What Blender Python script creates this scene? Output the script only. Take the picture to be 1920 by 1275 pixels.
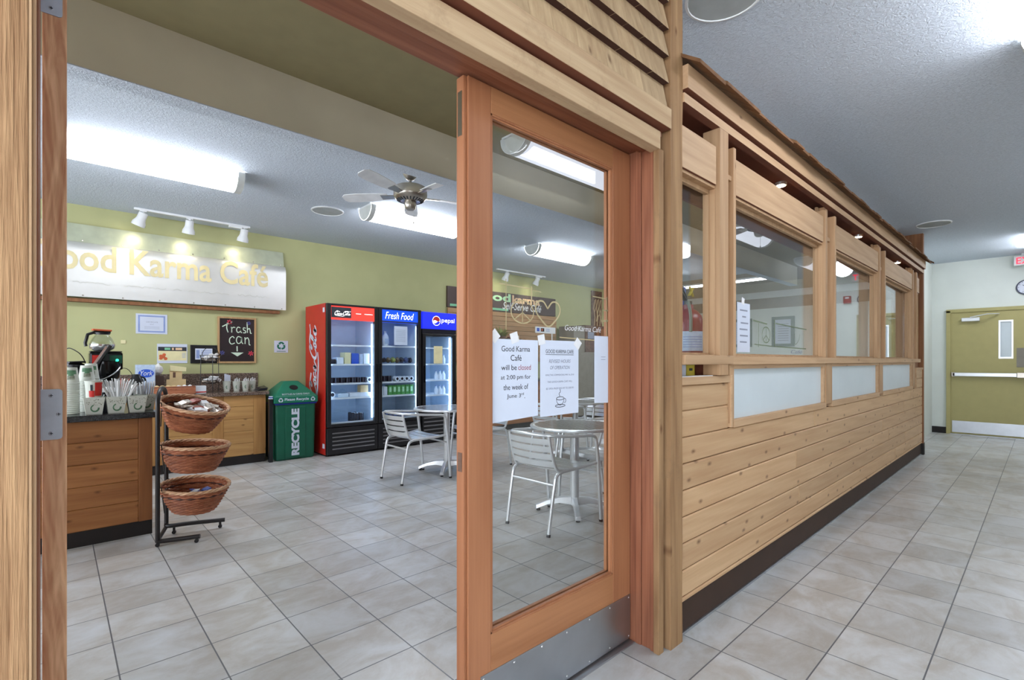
import bpy, bmesh, math, random
from mathutils import Vector, Matrix
random.seed(7)
PI = math.pi
SC = bpy.context.scene
COL = SC.collection
for _o in list(bpy.data.objects):
    bpy.data.objects.remove(_o)

# ------------------------------------------------------------------ camera, world, exposure
cd = bpy.data.cameras.new('camera'); cam = bpy.data.objects.new('camera', cd); COL.objects.link(cam)
cd.sensor_fit = 'HORIZONTAL'; cd.sensor_width = 36.0
cd.lens = 36.0 * 925.2 / 1920.0
cd.shift_y = 39.0 / 1920.0
cd.clip_start = 0.02; cd.clip_end = 60
cam.location = (0, 0, 1.22)
cam.rotation_euler = (PI / 2, 0, math.atan2(1000.0, 925.2) - PI / 2)
SC.camera = cam
W = bpy.data.worlds.new('world'); SC.world = W; W.use_nodes = True
W.node_tree.nodes['Background'].inputs[0].default_value = (0.86, 0.92, 1.0, 1)
W.node_tree.nodes['Background'].inputs[1].default_value = 3.4
SC.view_settings.view_transform = 'Standard'; SC.view_settings.look = 'None'
SC.view_settings.exposure = 0.95; SC.view_settings.gamma = 1.0
SC.view_settings.use_curve_mapping = False
SC.cycles.max_bounces = 8; SC.cycles.diffuse_bounces = 5; SC.cycles.glossy_bounces = 4
SC.cycles.transparent_max_bounces = 24; SC.cycles.transmission_bounces = 6
SC.cycles.caustics_reflective = False; SC.cycles.caustics_refractive = False
SC.cycles.sample_clamp_indirect = 4.0
LAMP_E = 10.0          # ceiling lamp diffusers
SPOT_W = 2.2         # track light heads

# ------------------------------------------------------------------ materials
def lin(c):
    if isinstance(c, str):
        c = tuple(int(c[i:i + 2], 16) for i in (0, 2, 4))
    return tuple(((x / 255 / 12.92) if x / 255 <= .04045 else ((x / 255 + .055) / 1.055) ** 2.4) for x in c) + (1.0,)

class N:
    def __init__(s, name):
        s.m = bpy.data.materials.new(name); s.m.use_nodes = True
        s.t = s.m.node_tree; s.b = s.t.nodes['Principled BSDF']; s.out = s.t.nodes['Material Output']
    def n(s, typ, **kw):
        x = s.t.nodes.new(typ)
        for k, v in kw.items():
            if k.startswith('_'): setattr(x, k[1:], v)
        return x
    def l(s, a, b): s.t.links.new(a, b)
    def math(s, op, a, b=None, clamp=False):
        x = s.n('ShaderNodeMath'); x.operation = op; x.use_clamp = clamp
        for i, v in enumerate((a, b)):
            if v is None: continue
            if isinstance(v, (int, float)): x.inputs[i].default_value = v
            else: s.l(v, x.inputs[i])
        return x.outputs[0]
    def mix(s, f, a, b, blend='MIX'):
        x = s.n('ShaderNodeMix'); x.data_type = 'RGBA'; x.blend_type = blend
        for i, v in ((0, f), (6, a), (7, b)):
            if isinstance(v, (int, float)): x.inputs[i].default_value = v
            elif isinstance(v, tuple): x.inputs[i].default_value = v
            else: s.l(v, x.inputs[i])
        return x.outputs[2]
    def coord(s, scale=(1, 1, 1), loc=(0, 0, 0), island=False, kind='Object'):
        t = s.n('ShaderNodeTexCoord').outputs[kind]
        if island:
            g = s.n('ShaderNodeNewGeometry').outputs['Random Per Island']
            cb = s.n('ShaderNodeCombineXYZ')
            for i, k in enumerate((37.0, 17.0, 23.0)): s.l(s.math('MULTIPLY', g, k), cb.inputs[i])
            v = s.n('ShaderNodeVectorMath'); s.l(t, v.inputs[0]); s.l(cb.outputs[0], v.inputs[1]); t = v.outputs[0]
        m = s.n('ShaderNodeMapping'); m.inputs['Scale'].default_value = scale; m.inputs['Location'].default_value = loc
        s.l(t, m.inputs[0]); return m.outputs[0]
    def noise(s, vec, scale, detail=3, rough=.5, dist=0):
        x = s.n('ShaderNodeTexNoise'); x.inputs['Scale'].default_value = scale; x.inputs['Detail'].default_value = detail
        x.inputs['Roughness'].default_value = rough; x.inputs['Distortion'].default_value = dist
        if vec is not None: s.l(vec, x.inputs['Vector'])
        return x.outputs[0]
    def ramp(s, f, stops):
        x = s.n('ShaderNodeValToRGB'); e = x.color_ramp.elements
        while len(e) < len(stops): e.new(.5)
        for i, (p, c) in enumerate(stops):
            e[i].position = p; e[i].color = c if isinstance(c, tuple) else (c, c, c, 1)
        s.l(f, x.inputs[0]); return x.outputs[0]
    def bump(s, h, strength=.2, dist=.01):
        x = s.n('ShaderNodeBump'); x.inputs['Strength'].default_value = strength; x.inputs['Distance'].default_value = dist
        s.l(h, x.inputs['Height']); s.l(x.outputs[0], s.b.inputs['Normal'])
    def set(s, col=None, rough=.5, metal=0, spec=.5):
        if col is not None:
            if isinstance(col, tuple): s.b.inputs['Base Color'].default_value = col
            else: s.l(col, s.b.inputs['Base Color'])
        s.b.inputs['Roughness'].default_value = rough; s.b.inputs['Metallic'].default_value = metal
        s.b.inputs['Specular IOR Level'].default_value = spec
        return s

def plain(name, c, rough=.5, metal=0, spec=.5, var=.06, scale=9):
    k = N(name); c = lin(c)
    nz = k.noise(k.coord(), scale, 3)
    d = tuple(x * (1 - var * 2) for x in c[:3]) + (1,); e = tuple(min(1, x * (1 + var)) for x in c[:3]) + (1,)
    k.set(k.ramp(nz, [(.3, d), (.7, e)]), rough, metal, spec); return k.m

def wood(name, a, b, axis='X', knots=0.0, rough=.55, var=.16, coarse=5.0, bump=.12, fleck=0.0, fine=.38, fscale=70):
    k = N(name); s = {'X': (.10, 1, 1), 'Y': (1, .10, 1), 'Z': (1, 1, .10)}[axis]
    s2 = {'X': (.03, 1, 1), 'Y': (1, .03, 1), 'Z': (1, 1, .03)}[axis]
    c1 = k.coord(s, island=True); c2 = k.coord(s2, island=True)
    n1 = k.noise(c1, coarse, 4, .55, 1.6)
    wv = k.n('ShaderNodeTexWave'); wv.wave_type = 'BANDS'; wv.bands_direction = 'DIAGONAL'
    wv.inputs['Scale'].default_value = coarse * 1.6; wv.inputs['Distortion'].default_value = 7; wv.inputs['Detail'].default_value = 2
    wv.inputs['Detail Scale'].default_value = 1.2
    k.l(c1, wv.inputs['Vector'])
    n2 = k.noise(c2, fscale, 3, .6)
    f = k.math('ADD', k.math('MULTIPLY', n1, .93 - fine), k.math('MULTIPLY', wv.outputs['Fac'], .10))
    f = k.math('ADD', f, k.math('MULTIPLY', n2, fine))
    col = k.ramp(f, [(.28, lin(b)), (.72, lin(a))])
    r = k.n('ShaderNodeNewGeometry').outputs['Random Per Island']
    br = k.math('ADD', k.math('MULTIPLY', r, var), 1 - var * .6)
    cc = k.n('ShaderNodeCombineXYZ')
    for i in range(3): k.l(br, cc.inputs[i])
    col = k.mix(1.0, col, cc.outputs[0], 'MULTIPLY')
    if knots:
        v = k.n('ShaderNodeTexVoronoi'); v.voronoi_dimensions = '2D'; v.inputs['Scale'].default_value = 9.0
        sx = k.n('ShaderNodeSeparateXYZ'); k.l(k.coord(island=True), sx.inputs[0]); cx = k.n('ShaderNodeCombineXYZ')
        iu, iv = {'X': (0, 2), 'Z': (2, 0), 'Y': (1, 0)}[axis]
        k.l(k.math('MULTIPLY', sx.outputs[iu], .5), cx.inputs[0]); k.l(sx.outputs[iv], cx.inputs[1]); k.l(cx.outputs[0], v.inputs['Vector'])
        wob = k.math('MULTIPLY', k.noise(k.coord(island=True), 30, 2), .06)
        dk = k.ramp(k.math('ADD', v.outputs['Distance'], wob), [(.045, 1.0), (.15, 0.0)])
        sep = k.n('ShaderNodeSeparateColor'); k.l(v.outputs['Color'], sep.inputs[0])
        gate = k.math('LESS_THAN', sep.outputs[0], knots)
        col = k.mix(k.math('MULTIPLY', k.math('MULTIPLY', dk, gate), .8), col, lin('5e3a20'))
    if fleck:
        fl = k.ramp(k.noise(k.coord(island=True), 9, 5, .7), [(.56, 0.0), (.75, 1.0)])
        col = k.mix(k.math('MULTIPLY', fl, fleck), col, lin('7d6248'))
    k.set(col, rough, 0, .35); k.bump(n2, bump, .004); return k.m

def emis(name, c, e, c2=None):
    k = N(name); k.set(lin(c), .4)
    k.b.inputs['Emission Color'].default_value = lin(c2 or c); k.b.inputs['Emission Strength'].default_value = e
    return k.m

def glassmat(name, tint=(1, 1, 1, 1), gain=1.0):
    k = N(name); k.t.nodes.remove(k.b)
    g = k.n('ShaderNodeNewGeometry'); vm = k.n('ShaderNodeVectorMath'); vm.operation = 'DOT_PRODUCT'
    k.l(g.outputs['Incoming'], vm.inputs[0]); k.l(g.outputs['Normal'], vm.inputs[1])
    a = k.math('SUBTRACT', 1.0, k.math('ABSOLUTE', vm.outputs['Value']), True)
    f = k.math('ADD', k.math('MULTIPLY', k.math('POWER', a, 5.0), .96 * gain), .04 * gain, True)
    t = k.n('ShaderNodeBsdfTransparent'); t.inputs[0].default_value = tint
    gl = k.n('ShaderNodeBsdfGlossy'); gl.inputs['Roughness'].default_value = 0.0; gl.inputs[0].default_value = (.95, .97, 1, 1)
    mx = k.n('ShaderNodeMixShader'); k.l(f, mx.inputs[0]); k.l(t.outputs[0], mx.inputs[1]); k.l(gl.outputs[0], mx.inputs[2])
    k.l(mx.outputs[0], k.out.inputs[0]); return k.m

def tile_mat():
    k = N('floor_tile')
    br = k.n('ShaderNodeTexBrick'); br.offset = 0.0; br.squash = 1.0
    br.inputs['Scale'].default_value = 1.0; br.inputs['Brick Width'].default_value = .3115; br.inputs['Row Height'].default_value = .3035
    br.inputs['Mortar Size'].default_value = .0031; br.inputs['Mortar Smooth'].default_value = .3; br.inputs['Bias'].default_value = 0
    br.inputs['Color1'].default_value = (.44, .44, .44, 1); br.inputs['Color2'].default_value = (.56, .56, .56, 1)
    br.inputs['Mortar'].default_value = (.5, .5, .5, 1)
    k.l(k.coord(loc=(-.243 + .3115 * 20, -.006 + .3035 * 20, 0)), br.inputs['Vector'])
    n1 = k.noise(k.coord((1.2, 1.7, 1)), 2.6, 6, .62, .8)
    n2 = k.noise(k.coord((1, 1.6, 1)), 16, 5, .7)
    f = k.math('ADD', k.math('MULTIPLY', n1, .8), k.math('MULTIPLY', n2, .22))
    base = k.ramp(f, [(.40, lin('b2ada5')), (.56, lin('c3c3c1')), (.74, lin('d0d3d6'))])
    base = k.mix(1.0, base, k.mix(1.0, br.outputs['Color'], (2, 2, 2, 1), 'MULTIPLY'), 'MULTIPLY')
    col = k.mix(br.outputs['Fac'], base, lin('66686c'))
    k.set(col, .33, 0, .5)
    k.bump(k.math('SUBTRACT', k.math('MULTIPLY', n2, .12), br.outputs['Fac']), .35, .003); return k.m

def popcorn(name, c, st=.9):
    k = N(name); n = k.noise(k.coord(), 55, 4, .65, 1.0)
    cc = lin(c); k.set(k.ramp(n, [(.3, tuple(x * .86 for x in cc[:3]) + (1,)), (.65, cc)]), .9, 0, .2)
    k.bump(n, st, .012); return k.m

def granite(name, cs):
    k = N(name); v = k.n('ShaderNodeTexVoronoi'); v.inputs['Scale'].default_value = 140
    k.l(k.coord(), v.inputs['Vector']); s = k.n('ShaderNodeSeparateColor'); k.l(v.outputs['Color'], s.inputs[0])
    k.set(k.ramp(s.outputs[0], [(0, lin(cs[0])), (.5, lin(cs[1])), (1, lin(cs[2]))]), .18, 0, .5); return k.m

M = {}
M['tile'] = tile_mat()
M['popcorn'] = popcorn('ceiling_popcorn', (216, 226, 238))
M['olive_ceiling'] = plain('olive_ceiling_paint', (148, 138, 102), .85, var=.03)
M['sage'] = plain('sage_wall_paint', (184, 185, 136), .8, var=.025, scale=3)
M['white_wall'] = plain('pale_wall_paint', 'dfe4de', .8, var=.02, scale=3)
M['beam'] = plain('beam_paint', (216, 210, 186), .85, var=.03, scale=3)
M['plankX'] = wood('cedar_plank', (206, 171, 131), (180, 140, 101), 'X', knots=.6, rough=.5, var=.16)
M['trimX'] = wood('fir_trim_lengthwise', (204, 169, 132), (174, 139, 104), 'X', knots=.08, rough=.6, var=.12)
M['trimZ'] = wood('fir_trim_upright', (194, 158, 120), (162, 125, 90), 'Z', knots=.06, rough=.6, var=.14)
M['roughX'] = wood('rough_sawn_fir_lengthwise', (204, 176, 140), (172, 140, 106), 'X', knots=.1, rough=.85, var=.10, bump=.5, fleck=.35)
M['roughZ'] = wood('rough_sawn_fir_upright', (172, 137, 98), (118, 84, 55), 'Z', knots=.25, rough=.85, var=.10, bump=.5, fleck=.6)
M['leftZ'] = wood('weathered_rough_board', (186, 148, 108), (122, 86, 56), 'Z', knots=.04, rough=.9, var=.05, bump=.9, coarse=3, fine=.72, fscale=230)
M['shake'] = wood('cedar_shake', (200, 172, 134), (158, 128, 94), 'Z', knots=.16, rough=.75, var=.22, bump=.3)
M['redX'] = wood('red_cedar_lengthwise', (160, 104, 76), (110, 62, 43), 'X', rough=.5, var=.08)
M['redZ'] = wood('red_cedar_upright', (166, 108, 79), (112, 64, 45), 'Z', rough=.5, var=.08, fine=.55)
M['doorZ'] = wood('door_fir_upright', (174, 118, 82), (142, 88, 58), 'Z', rough=.45, var=.08, coarse=3, bump=.05)
M['doorX'] = wood('door_fir_rail', (182, 128, 88), (150, 98, 63), 'X', rough=.45, var=.08, coarse=3, bump=.05)
M['edgeZ'] = wood('door_edge_fir', (246, 200, 156), (182, 116, 78), 'Z', rough=.45, var=.06, coarse=34, bump=.05, fine=.06)
M['counterX'] = wood('counter_cedar', (172, 118, 70), (126, 77, 43), 'X', knots=.6, rough=.45, var=.2)
M['counterZ'] = wood('counter_cedar_upright', (156, 102, 60), (120, 73, 42), 'Z', knots=.12, rough=.45, var=.14)
M['backX'] = wood('pale_counter_cedar', (198, 155, 98), (168, 121, 71), 'X', knots=.5, rough=.45, var=.18)
M['backZ'] = wood('pale_counter_cedar_upright', (190, 144, 87), (158, 110, 63), 'Z', knots=.12, rough=.45, var=.14)
M['slatX'] = wood('tan_slat', (190, 153, 113), (162, 125, 87), 'X', rough=.6, var=.2)
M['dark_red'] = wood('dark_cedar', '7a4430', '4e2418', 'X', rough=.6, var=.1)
M['brown_post'] = wood('brown_cedar_post', '9b6b45', '6e452b', 'Z', rough=.6, var=.1)
M['kick'] = plain('dark_brown_kick', (58, 37, 24), .7)
M['black_base'] = plain('black_rubber_base', (26, 20, 18), .7)
M['black'] = plain('black_satin', '17171a', .35)
M['black_gloss'] = plain('black_gloss', '0e0e10', .15, 0, .25)
M['powder'] = plain('black_powder_coat', '1b1718', .4)
M['alu'] = plain('brushed_aluminium', 'e4e7ea', .28, .6, var=.03)
M['chrome'] = plain('polished_steel', 'd9dadb', .14, .8, var=.02)
M['steel'] = plain('satin_steel_plate', 'b9bdc2', .34, 1.0, var=.03)
M['nickel'] = plain('brushed_nickel', 'b3aca2', .3, 1.0, var=.04)
M['gunmetal'] = plain('grey_hinge_metal', 'b4b9c4', .45, .6, var=.05, scale=30)
M['glass'] = glassmat('window_glass', (.975, .99, .985, 1))
M['cglass'] = glassmat('cooler_glass', (.93, .97, 1, 1), .7)
M['acrylic'] = glassmat('clear_acrylic', (.9, .95, .97, 1), 1.5)
M['frost'] = plain('frosted_panel', (206, 216, 221), .35, var=.03, scale=2.5)
M['white'] = plain('white_plastic', 'e9ebec', .45, var=.02)
M['paper'] = plain('white_paper', (206, 213, 228), .8, var=.015)
M['ink'] = plain('black_ink', '2b2f38', .7)
M['ink_grey'] = plain('grey_ink', '8b90a0', .7)
M['ink_red'] = plain('red_ink', 'a35560', .7)
M['lamp'] = emis('lamp_diffuser', 'ffffff', LAMP_E, 'f4f7ff')
M['lamp_dim'] = emis('dim_lamp_diffuser', (60, 60, 64), .46, 'eef1ff')
M['lamp_cap'] = plain('lamp_end_cap', 'd3d6d2', .5)
M['spotface'] = emis('spot_face', 'fff2cf', 12.0)
M['puck'] = emis('puck_lamp_face', 'ffe2b0', 30.0)
M['granite_brown'] = granite('brown_granite', ('3c322d', '6a5a50', '8d7b70'))
M['granite_black'] = granite('black_granite', ('0d0d0f', '17171a', '2a2a30'))
M['sign_metal'] = plain('brushed_sign_metal', 'd9d9d6', .42, .45, var=.03, scale=4)
M['gold'] = plain('pale_gold_letter', (230, 216, 166), .5, var=.04)
M['gold_dim'] = plain('etched_grey_letter', 'cfcfc8', .5)
M['sage_glaze'] = plain('pale_green_sign_top', 'c3c9b0', .35, .3)
M['blue_paper'] = plain('blue_border_print', '8ea0cf', .7)
M['board_black'] = plain('chalkboard_black', '26181a', .7, var=.12, scale=5)
M['chalk'] = plain('green_white_chalk', 'd5e8d2', .9)
M['chalk_red'] = plain('pink_chalk', 'd8465a', .9)
M['chalk_blue'] = plain('blue_chalk', '55558f', .9)
M['tan_frame'] = wood('tan_frame', 'c9a77c', 'a98456', 'Z', rough=.6)
M['cream'] = plain('cream_card', 'e8dfae', .7)
M['orange'] = plain('orange_print', 'd2643a', .6)
M['green_plastic'] = plain('green_plastic', '0b7156', .4, var=.05)
M['green_dark'] = plain('deep_green_plastic', '0a5a43', .45, var=.05)
M['hole'] = plain('dark_hole', '0a0a0a', .9)
M['blue_bag'] = plain('blue_liner', '20309a', .5)
M['coke_red'] = plain('cola_red', 'c2281f', .35, var=.03)
M['red_backlit'] = emis('red_backlit_sign', 'd8352c', .75)
M['blue_backlit'] = emis('blue_backlit_sign', '0d3cc4', .8)
M['pepsi_backlit'] = emis('deep_blue_backlit_sign', '1420b4', .9)
M['white_backlit'] = emis('white_backlit_letter', 'ffffff', .9)
M['red_lit'] = emis('red_lit_letter', 'e02840', 1.0)
M['cooler_wall'] = plain('cooler_liner', 'cfe0ee', .4, var=.02)
M['led'] = emis('cooler_led', 'd6e8ff', 7.5, 'bcd8ff')
M['shelf'] = plain('white_wire_shelf', 'eef2f5', .4, var=.02)
M['louver'] = plain('grey_grille_louver', (112, 110, 112), .4)
M['can_dark'] = plain('dark_can', '32323c', .25, .5)
M['can_top'] = plain('can_top', 'cdd4dc', .25, .8)
M['can_blue'] = plain('blue_grey_can', '5a6c9a', .25, .5)
M['green_box'] = plain('green_carton', '4f9a4a', .5)
M['blue_box'] = plain('blue_carton', '2a58c8', .5)
M['box_white'] = plain('white_carton', 'e3e9f0', .5)
M['brown_food'] = plain('wrapped_brown_food', '6a5a44', .5, var=.25, scale=30)
M['wicker'] = wood('wicker', (192, 124, 88), (120, 62, 41), 'X', rough=.5, var=.3)
M['wicker_rim'] = wood('pale_wicker_rim', (224, 186, 150), (178, 124, 88), 'X', rough=.5, var=.3)
M['wicker_dark'] = plain('dark_wicker_band', '4a2418', .5)
M['foil'] = plain('snack_wrapper', 'd6cbbf', .3, .3, var=.3, scale=40)
M['foil_red'] = plain('red_brown_wrapper', '96493c', .35, .2, var=.2, scale=40)
M['foil_blue'] = plain('blue_wrapper', '5f78c8', .35, .2, var=.2, scale=40)
M['cup'] = plain('paper_cup_white', (208, 212, 201), .6, var=.03)
M['cup_print'] = plain('cup_green_print', '5f8a68', .6, var=.2, scale=60)
M['cup_fleck'] = plain('cup_grey_print', '9aa08c', .6, var=.25, scale=90)
M['red'] = plain('red_print', 'cf2a22', .5)
M['ext_red'] = plain('extinguisher_red', (132, 30, 38), .3)
M['ext_label'] = plain('extinguisher_label', 'b9cbe4', .5, var=.08, scale=40)
M['navy'] = plain('blue_gloss', '1f3f9c', .3)
M['yellow'] = plain('yellow_strap', 'cfc04a', .5)
M['teal_lit'] = emis('green_indicator', '20e0a0', 4.0)
M['glass_pot'] = glassmat('carafe_glass', (.8, .82, .8, 1), 1.6)
M['olive_door'] = plain('olive_door_paint', 'ada36b', .5, var=.02)
M['decal'] = plain('tan_window_decal', (184, 168, 128), .6)
M['decal_dark'] = plain('dark_window_decal', '6c7a5e', .6)
M['brown_board'] = plain('dark_brown_board', '4d3a34', .45)
M['mint'] = plain('mint_letter', 'b6e3b8', .5)
M['mint_bar'] = plain('mint_bar', '86cda2', .5)
M['peach'] = plain('peach_letter', 'ecc9a0', .5)
M['bark'] = plain('bark_brown', '6d5040', .8, var=.2, scale=20)
M['branch'] = plain('pale_branch', 'c2a887', .8)
M['grey_frame'] = plain('grey_green_frame', '6f7d74', .5)
M['taupe'] = plain('taupe_panel', '8a8478', .7)
M['leaf'] = plain('yellow_green_leaf', '8f9a4e', .6, var=.2)
M['crumple'] = plain('crumpled_white', 'e6e6e8', .6, var=.06, scale=20)
M['card_tan'] = plain('tan_cardboard', 'd9bd8c', .75)
M['brown_ceiling'] = plain('tan_ceiling_tile', 'a89a86', .85, var=.03)
M['brown_frieze'] = plain('taupe_frieze', '97897a', .8)
M['fan_blade'] = plain('pale_fan_blade', 'e8eaec', .5)
M['fan_blade_dark'] = plain('brown_fan_blade', '8a7666', .5)
M['metal_strip'] = plain('threshold_metal', 'aeb2b8', .3, .9)
M['fire_red'] = plain('alarm_red', 'a82626', .4)
M['speaker'] = plain('speaker_grille', 'aeb4b4', .7)
M['clock_face'] = plain('clock_face', 'dfe3f2', .5)
M['clock_rim'] = plain('clock_rim', '2c3350', .4)

# ------------------------------------------------------------------ mesh builder
class B:
    def __init__(s): s.v = []; s.f = []; s.m = []; s.c = 0
    def mat(s, i): s.c = i; return s
    def add(s, vs, fs):
        o = len(s.v); s.v += [tuple(v) for v in vs]
        for f in fs: s.f.append([o + i for i in f]); s.m.append(s.c)
        return s
    def quad(s, *p): return s.add(p, [list(range(len(p)))])
    def box(s, x0, x1, y0, y1, z0, z1):
        return s.add([(x0, y0, z0), (x1, y0, z0), (x1, y1, z0), (x0, y1, z0), (x0, y0, z1), (x1, y0, z1), (x1, y1, z1), (x0, y1, z1)],
                     [[0, 3, 2, 1], [4, 5, 6, 7], [0, 1, 5, 4], [1, 2, 6, 5], [2, 3, 7, 6], [3, 0, 4, 7]])
    def hexa(s, p):   # 8 points, same order as box
        return s.add(p, [[0, 3, 2, 1], [4, 5, 6, 7], [0, 1, 5, 4], [1, 2, 6, 5], [2, 3, 7, 6], [3, 0, 4, 7]])
    def bar(s, p, q, w, h, up=(0, 0, 1)):
        p = Vector(p); q = Vector(q); d = (q - p).normalized(); u = Vector(up)
        if abs(d.dot(u)) > .99: u = Vector((0, 1, 0))
        a = d.cross(u).normalized() * (w / 2); b = a.cross(d).normalized() * (h / 2)
        P = [p - a - b, q - a - b, q + a - b, p + a - b, p - a + b, q - a + b, q + a + b, p + a + b]
        return s.hexa(P)
    def ring(s, c, d, r, n, e=None, ry=None):
        c = Vector(c); d = Vector(d).normalized(); u = Vector((0, 0, 1)) if abs(d.z) < .95 else Vector((1, 0, 0))
        a = d.cross(u).normalized(); b = d.cross(a)
        return [c + a * (r * math.cos(2 * PI * i / n)) + b * ((ry or r) * math.sin(2 * PI * i / n)) for i in range(n)]
    def cyl(s, p, q, r0, r1=None, n=14, caps=True):
        r1 = r0 if r1 is None else r1; d = Vector(q) - Vector(p)
        v = s.ring(p, d, r0, n) + s.ring(q, d, r1, n)
        f = [[i, (i + 1) % n, n + (i + 1) % n, n + i] for i in range(n)]
        if caps: f += [list(range(n))[::-1], list(range(n, 2 * n))]
        return s.add(v, f)
    def tube(s, path, r, n=8, closed=False, rfun=None):
        P = [Vector(p) for p in path]; L = len(P); vs = []; prev = None
        for i in range(L):
            if closed: d = P[(i + 1) % L] - P[i - 1]
            else: d = P[min(i + 1, L - 1)] - P[max(i - 1, 0)]
            d.normalize()
            if prev is None:
                u = Vector((0, 0, 1)) if abs(d.z) < .9 else Vector((1, 0, 0)); a = d.cross(u).normalized()
            else:
                a = (prev - d * prev.dot(d))
                a = a.normalized() if a.length > 1e-6 else d.orthogonal().normalized()
            prev = a; b = d.cross(a); rr = rfun(i / (L - 1)) if rfun else r
            vs += [P[i] + a * (rr * math.cos(2 * PI * k / n)) + b * (rr * math.sin(2 * PI * k / n)) for k in range(n)]
        fs = []
        for i in range(L if closed else L - 1):
            j = (i + 1) % L
            for k in range(n): fs.append([i * n + k, i * n + (k + 1) % n, j * n + (k + 1) % n, j * n + k])
        if not closed: fs += [list(range(n))[::-1], [(L - 1) * n + k for k in range(n)]]
        return s.add(vs, fs)
    def lathe(s, prof, c=(0, 0, 0), n=20, sx=1, sy=1, caps=True, mtx=None):
        vs = []; c = Vector(c)
        for r, z in prof:
            for k in range(n):
                p = Vector((r * math.cos(2 * PI * k / n) * sx, r * math.sin(2 * PI * k / n) * sy, z))
                vs.append((mtx @ p if mtx else p) + c)
        fs = []
        for i in range(len(prof) - 1):
            for k in range(n): fs.append([i * n + k, i * n + (k + 1) % n, (i + 1) * n + (k + 1) % n, (i + 1) * n + k])
        if caps: fs += [list(range(n))[::-1], [(len(prof) - 1) * n + k for k in range(n)]]
        return s.add(vs, fs)
    def prism(s, pts, o, U, V, d):     # polygon in the plane o + u*U + v*V, extruded by vector d
        o, U, V, d = map(Vector, (o, U, V, d)); n = len(pts)
        a = [o + U * u + V * v for u, v in pts]; vs = a + [p + d for p in a]
        return s.add(vs, [list(range(n))[::-1], list(range(n, 2 * n))] + [[i, (i + 1) % n, n + (i + 1) % n, n + i] for i in range(n)])
    def stroke(s, pts, w, o, U, V, nrm, th=.0012, pen=None, closed=False):
        o, U, V, nrm = map(Vector, (o, U, V, nrm)); P = [Vector((p[0], p[1])) for p in pts]; L = len(P); vs = []
        for i in range(L):
            if closed: d = P[(i + 1) % L] - P[i - 1]
            else: d = P[min(i + 1, L - 1)] - P[max(i - 1, 0)]
            if d.length < 1e-9: d = Vector((1, 0))
            d.normalize(); ww = w
            if pen is not None: ww = w * (.42 + .58 * abs(math.sin(math.atan2(d.y, d.x) - pen)))
            nn = Vector((-d.y, d.x)) * ww / 2
            for q in (P[i] + nn, P[i] - nn): vs.append(o + U * q.x + V * q.y + nrm * th)
        fs = []
        for i in range(L if closed else L - 1):
            j = (i + 1) % L; fs.append([2 * i, 2 * i + 1, 2 * j + 1, 2 * j])
        return s.add(vs, fs)
    def text(s, body, o, U, V, w, h, th=.001, shear=0.0, bold=0.0, align='C'):
        """lettering fitted in a box w x h whose lower-left corner is o"""
        cu = bpy.data.curves.new('t', 'FONT'); cu.body = body; cu.size = 1; cu.resolution_u = 3; cu.shear = shear; cu.offset = bold
        cu.align_x = 'CENTER' if align == 'C' else 'LEFT'
        ob = bpy.data.objects.new('t', cu); COL.objects.link(ob)
        dg = bpy.context.evaluated_depsgraph_get(); me = bpy.data.meshes.new_from_object(ob.evaluated_get(dg))
        vs = [v.co.copy() for v in me.vertices]; fs = [list(p.vertices) for p in me.polygons]
        bpy.data.objects.remove(ob); bpy.data.curves.remove(cu); bpy.data.meshes.remove(me)
        if not vs: return s
        x0 = min(v.x for v in vs); x1 = max(v.x for v in vs); y0 = min(v.y for v in vs); y1 = max(v.y for v in vs)
        kx = w / (x1 - x0); ky = (h / (y1 - y0)) if h else kx
        o, U, V = map(Vector, (o, U, V)); nr = U.cross(V).normalized() * th
        return s.add([o + U * ((v.x - x0) * kx) + V * ((v.y - y0) * ky) + nr for v in vs], fs)
    def build(s, name, mats, parent=None, smooth=None, bevel=0.0, seg=2):
        me = bpy.data.meshes.new(name)
        xs = list(zip(*s.v)); c = Vector(((min(xs[0]) + max(xs[0])) / 2, (min(xs[1]) + max(xs[1])) / 2, min(xs[2])))
        me.from_pydata([tuple(Vector(v) - c) for v in s.v], [], s.f)
        mats = mats if isinstance(mats, (list, tuple)) else [mats]
        for m in mats: me.materials.append(M[m] if isinstance(m, str) else m)
        me.polygons.foreach_set('material_index', s.m)
        bm = bmesh.new(); bm.from_mesh(me); bmesh.ops.recalc_face_normals(bm, faces=bm.faces[:]); bm.to_mesh(me); bm.free()
        if smooth is not None:
            me.polygons.foreach_set('use_smooth', [True] * len(me.polygons)); me.set_sharp_from_angle(angle=math.radians(smooth))
        me.update()
        o = bpy.data.objects.new(name, me); COL.objects.link(o)
        WO[o.name] = c
        if parent is not None:
            o.parent = parent; o.location = c - WO[parent.name]
        else: o.location = c
        if bevel:
            b = o.modifiers.new('bevel', 'BEVEL'); b.width = bevel; b.segments = seg; b.limit_method = 'ANGLE'
        return o
WO = {}
def empty(name, loc=(0, 0, 0)):
    o = bpy.data.objects.new(name, None); COL.objects.link(o); o.location = loc; o.empty_display_size = .05
    WO[o.name] = Vector(loc); return o
def tag(o, label, cat, group=None):
    o['label'] = label; o['category'] = cat
    if group: o['group'] = group
    return o
def struct(o, label=None, cat=None):
    o['kind'] = 'structure'
    if label: o['label'] = label; o['category'] = cat
    return o
def dup(root, loc=None, rotz=None, label=None, group=None):
    def cp(o, par):
        c = o.copy(); COL.objects.link(c)
        if par is not None: c.parent = par
        for ch in list(o.children): cp(ch, c)
        return c
    r = cp(root, None)
    if loc is not None: r.location = loc
    if rotz is not None: r.rotation_euler = (0, 0, rotz)
    if label: r['label'] = label
    if group: r['group'] = group
    return r
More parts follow.
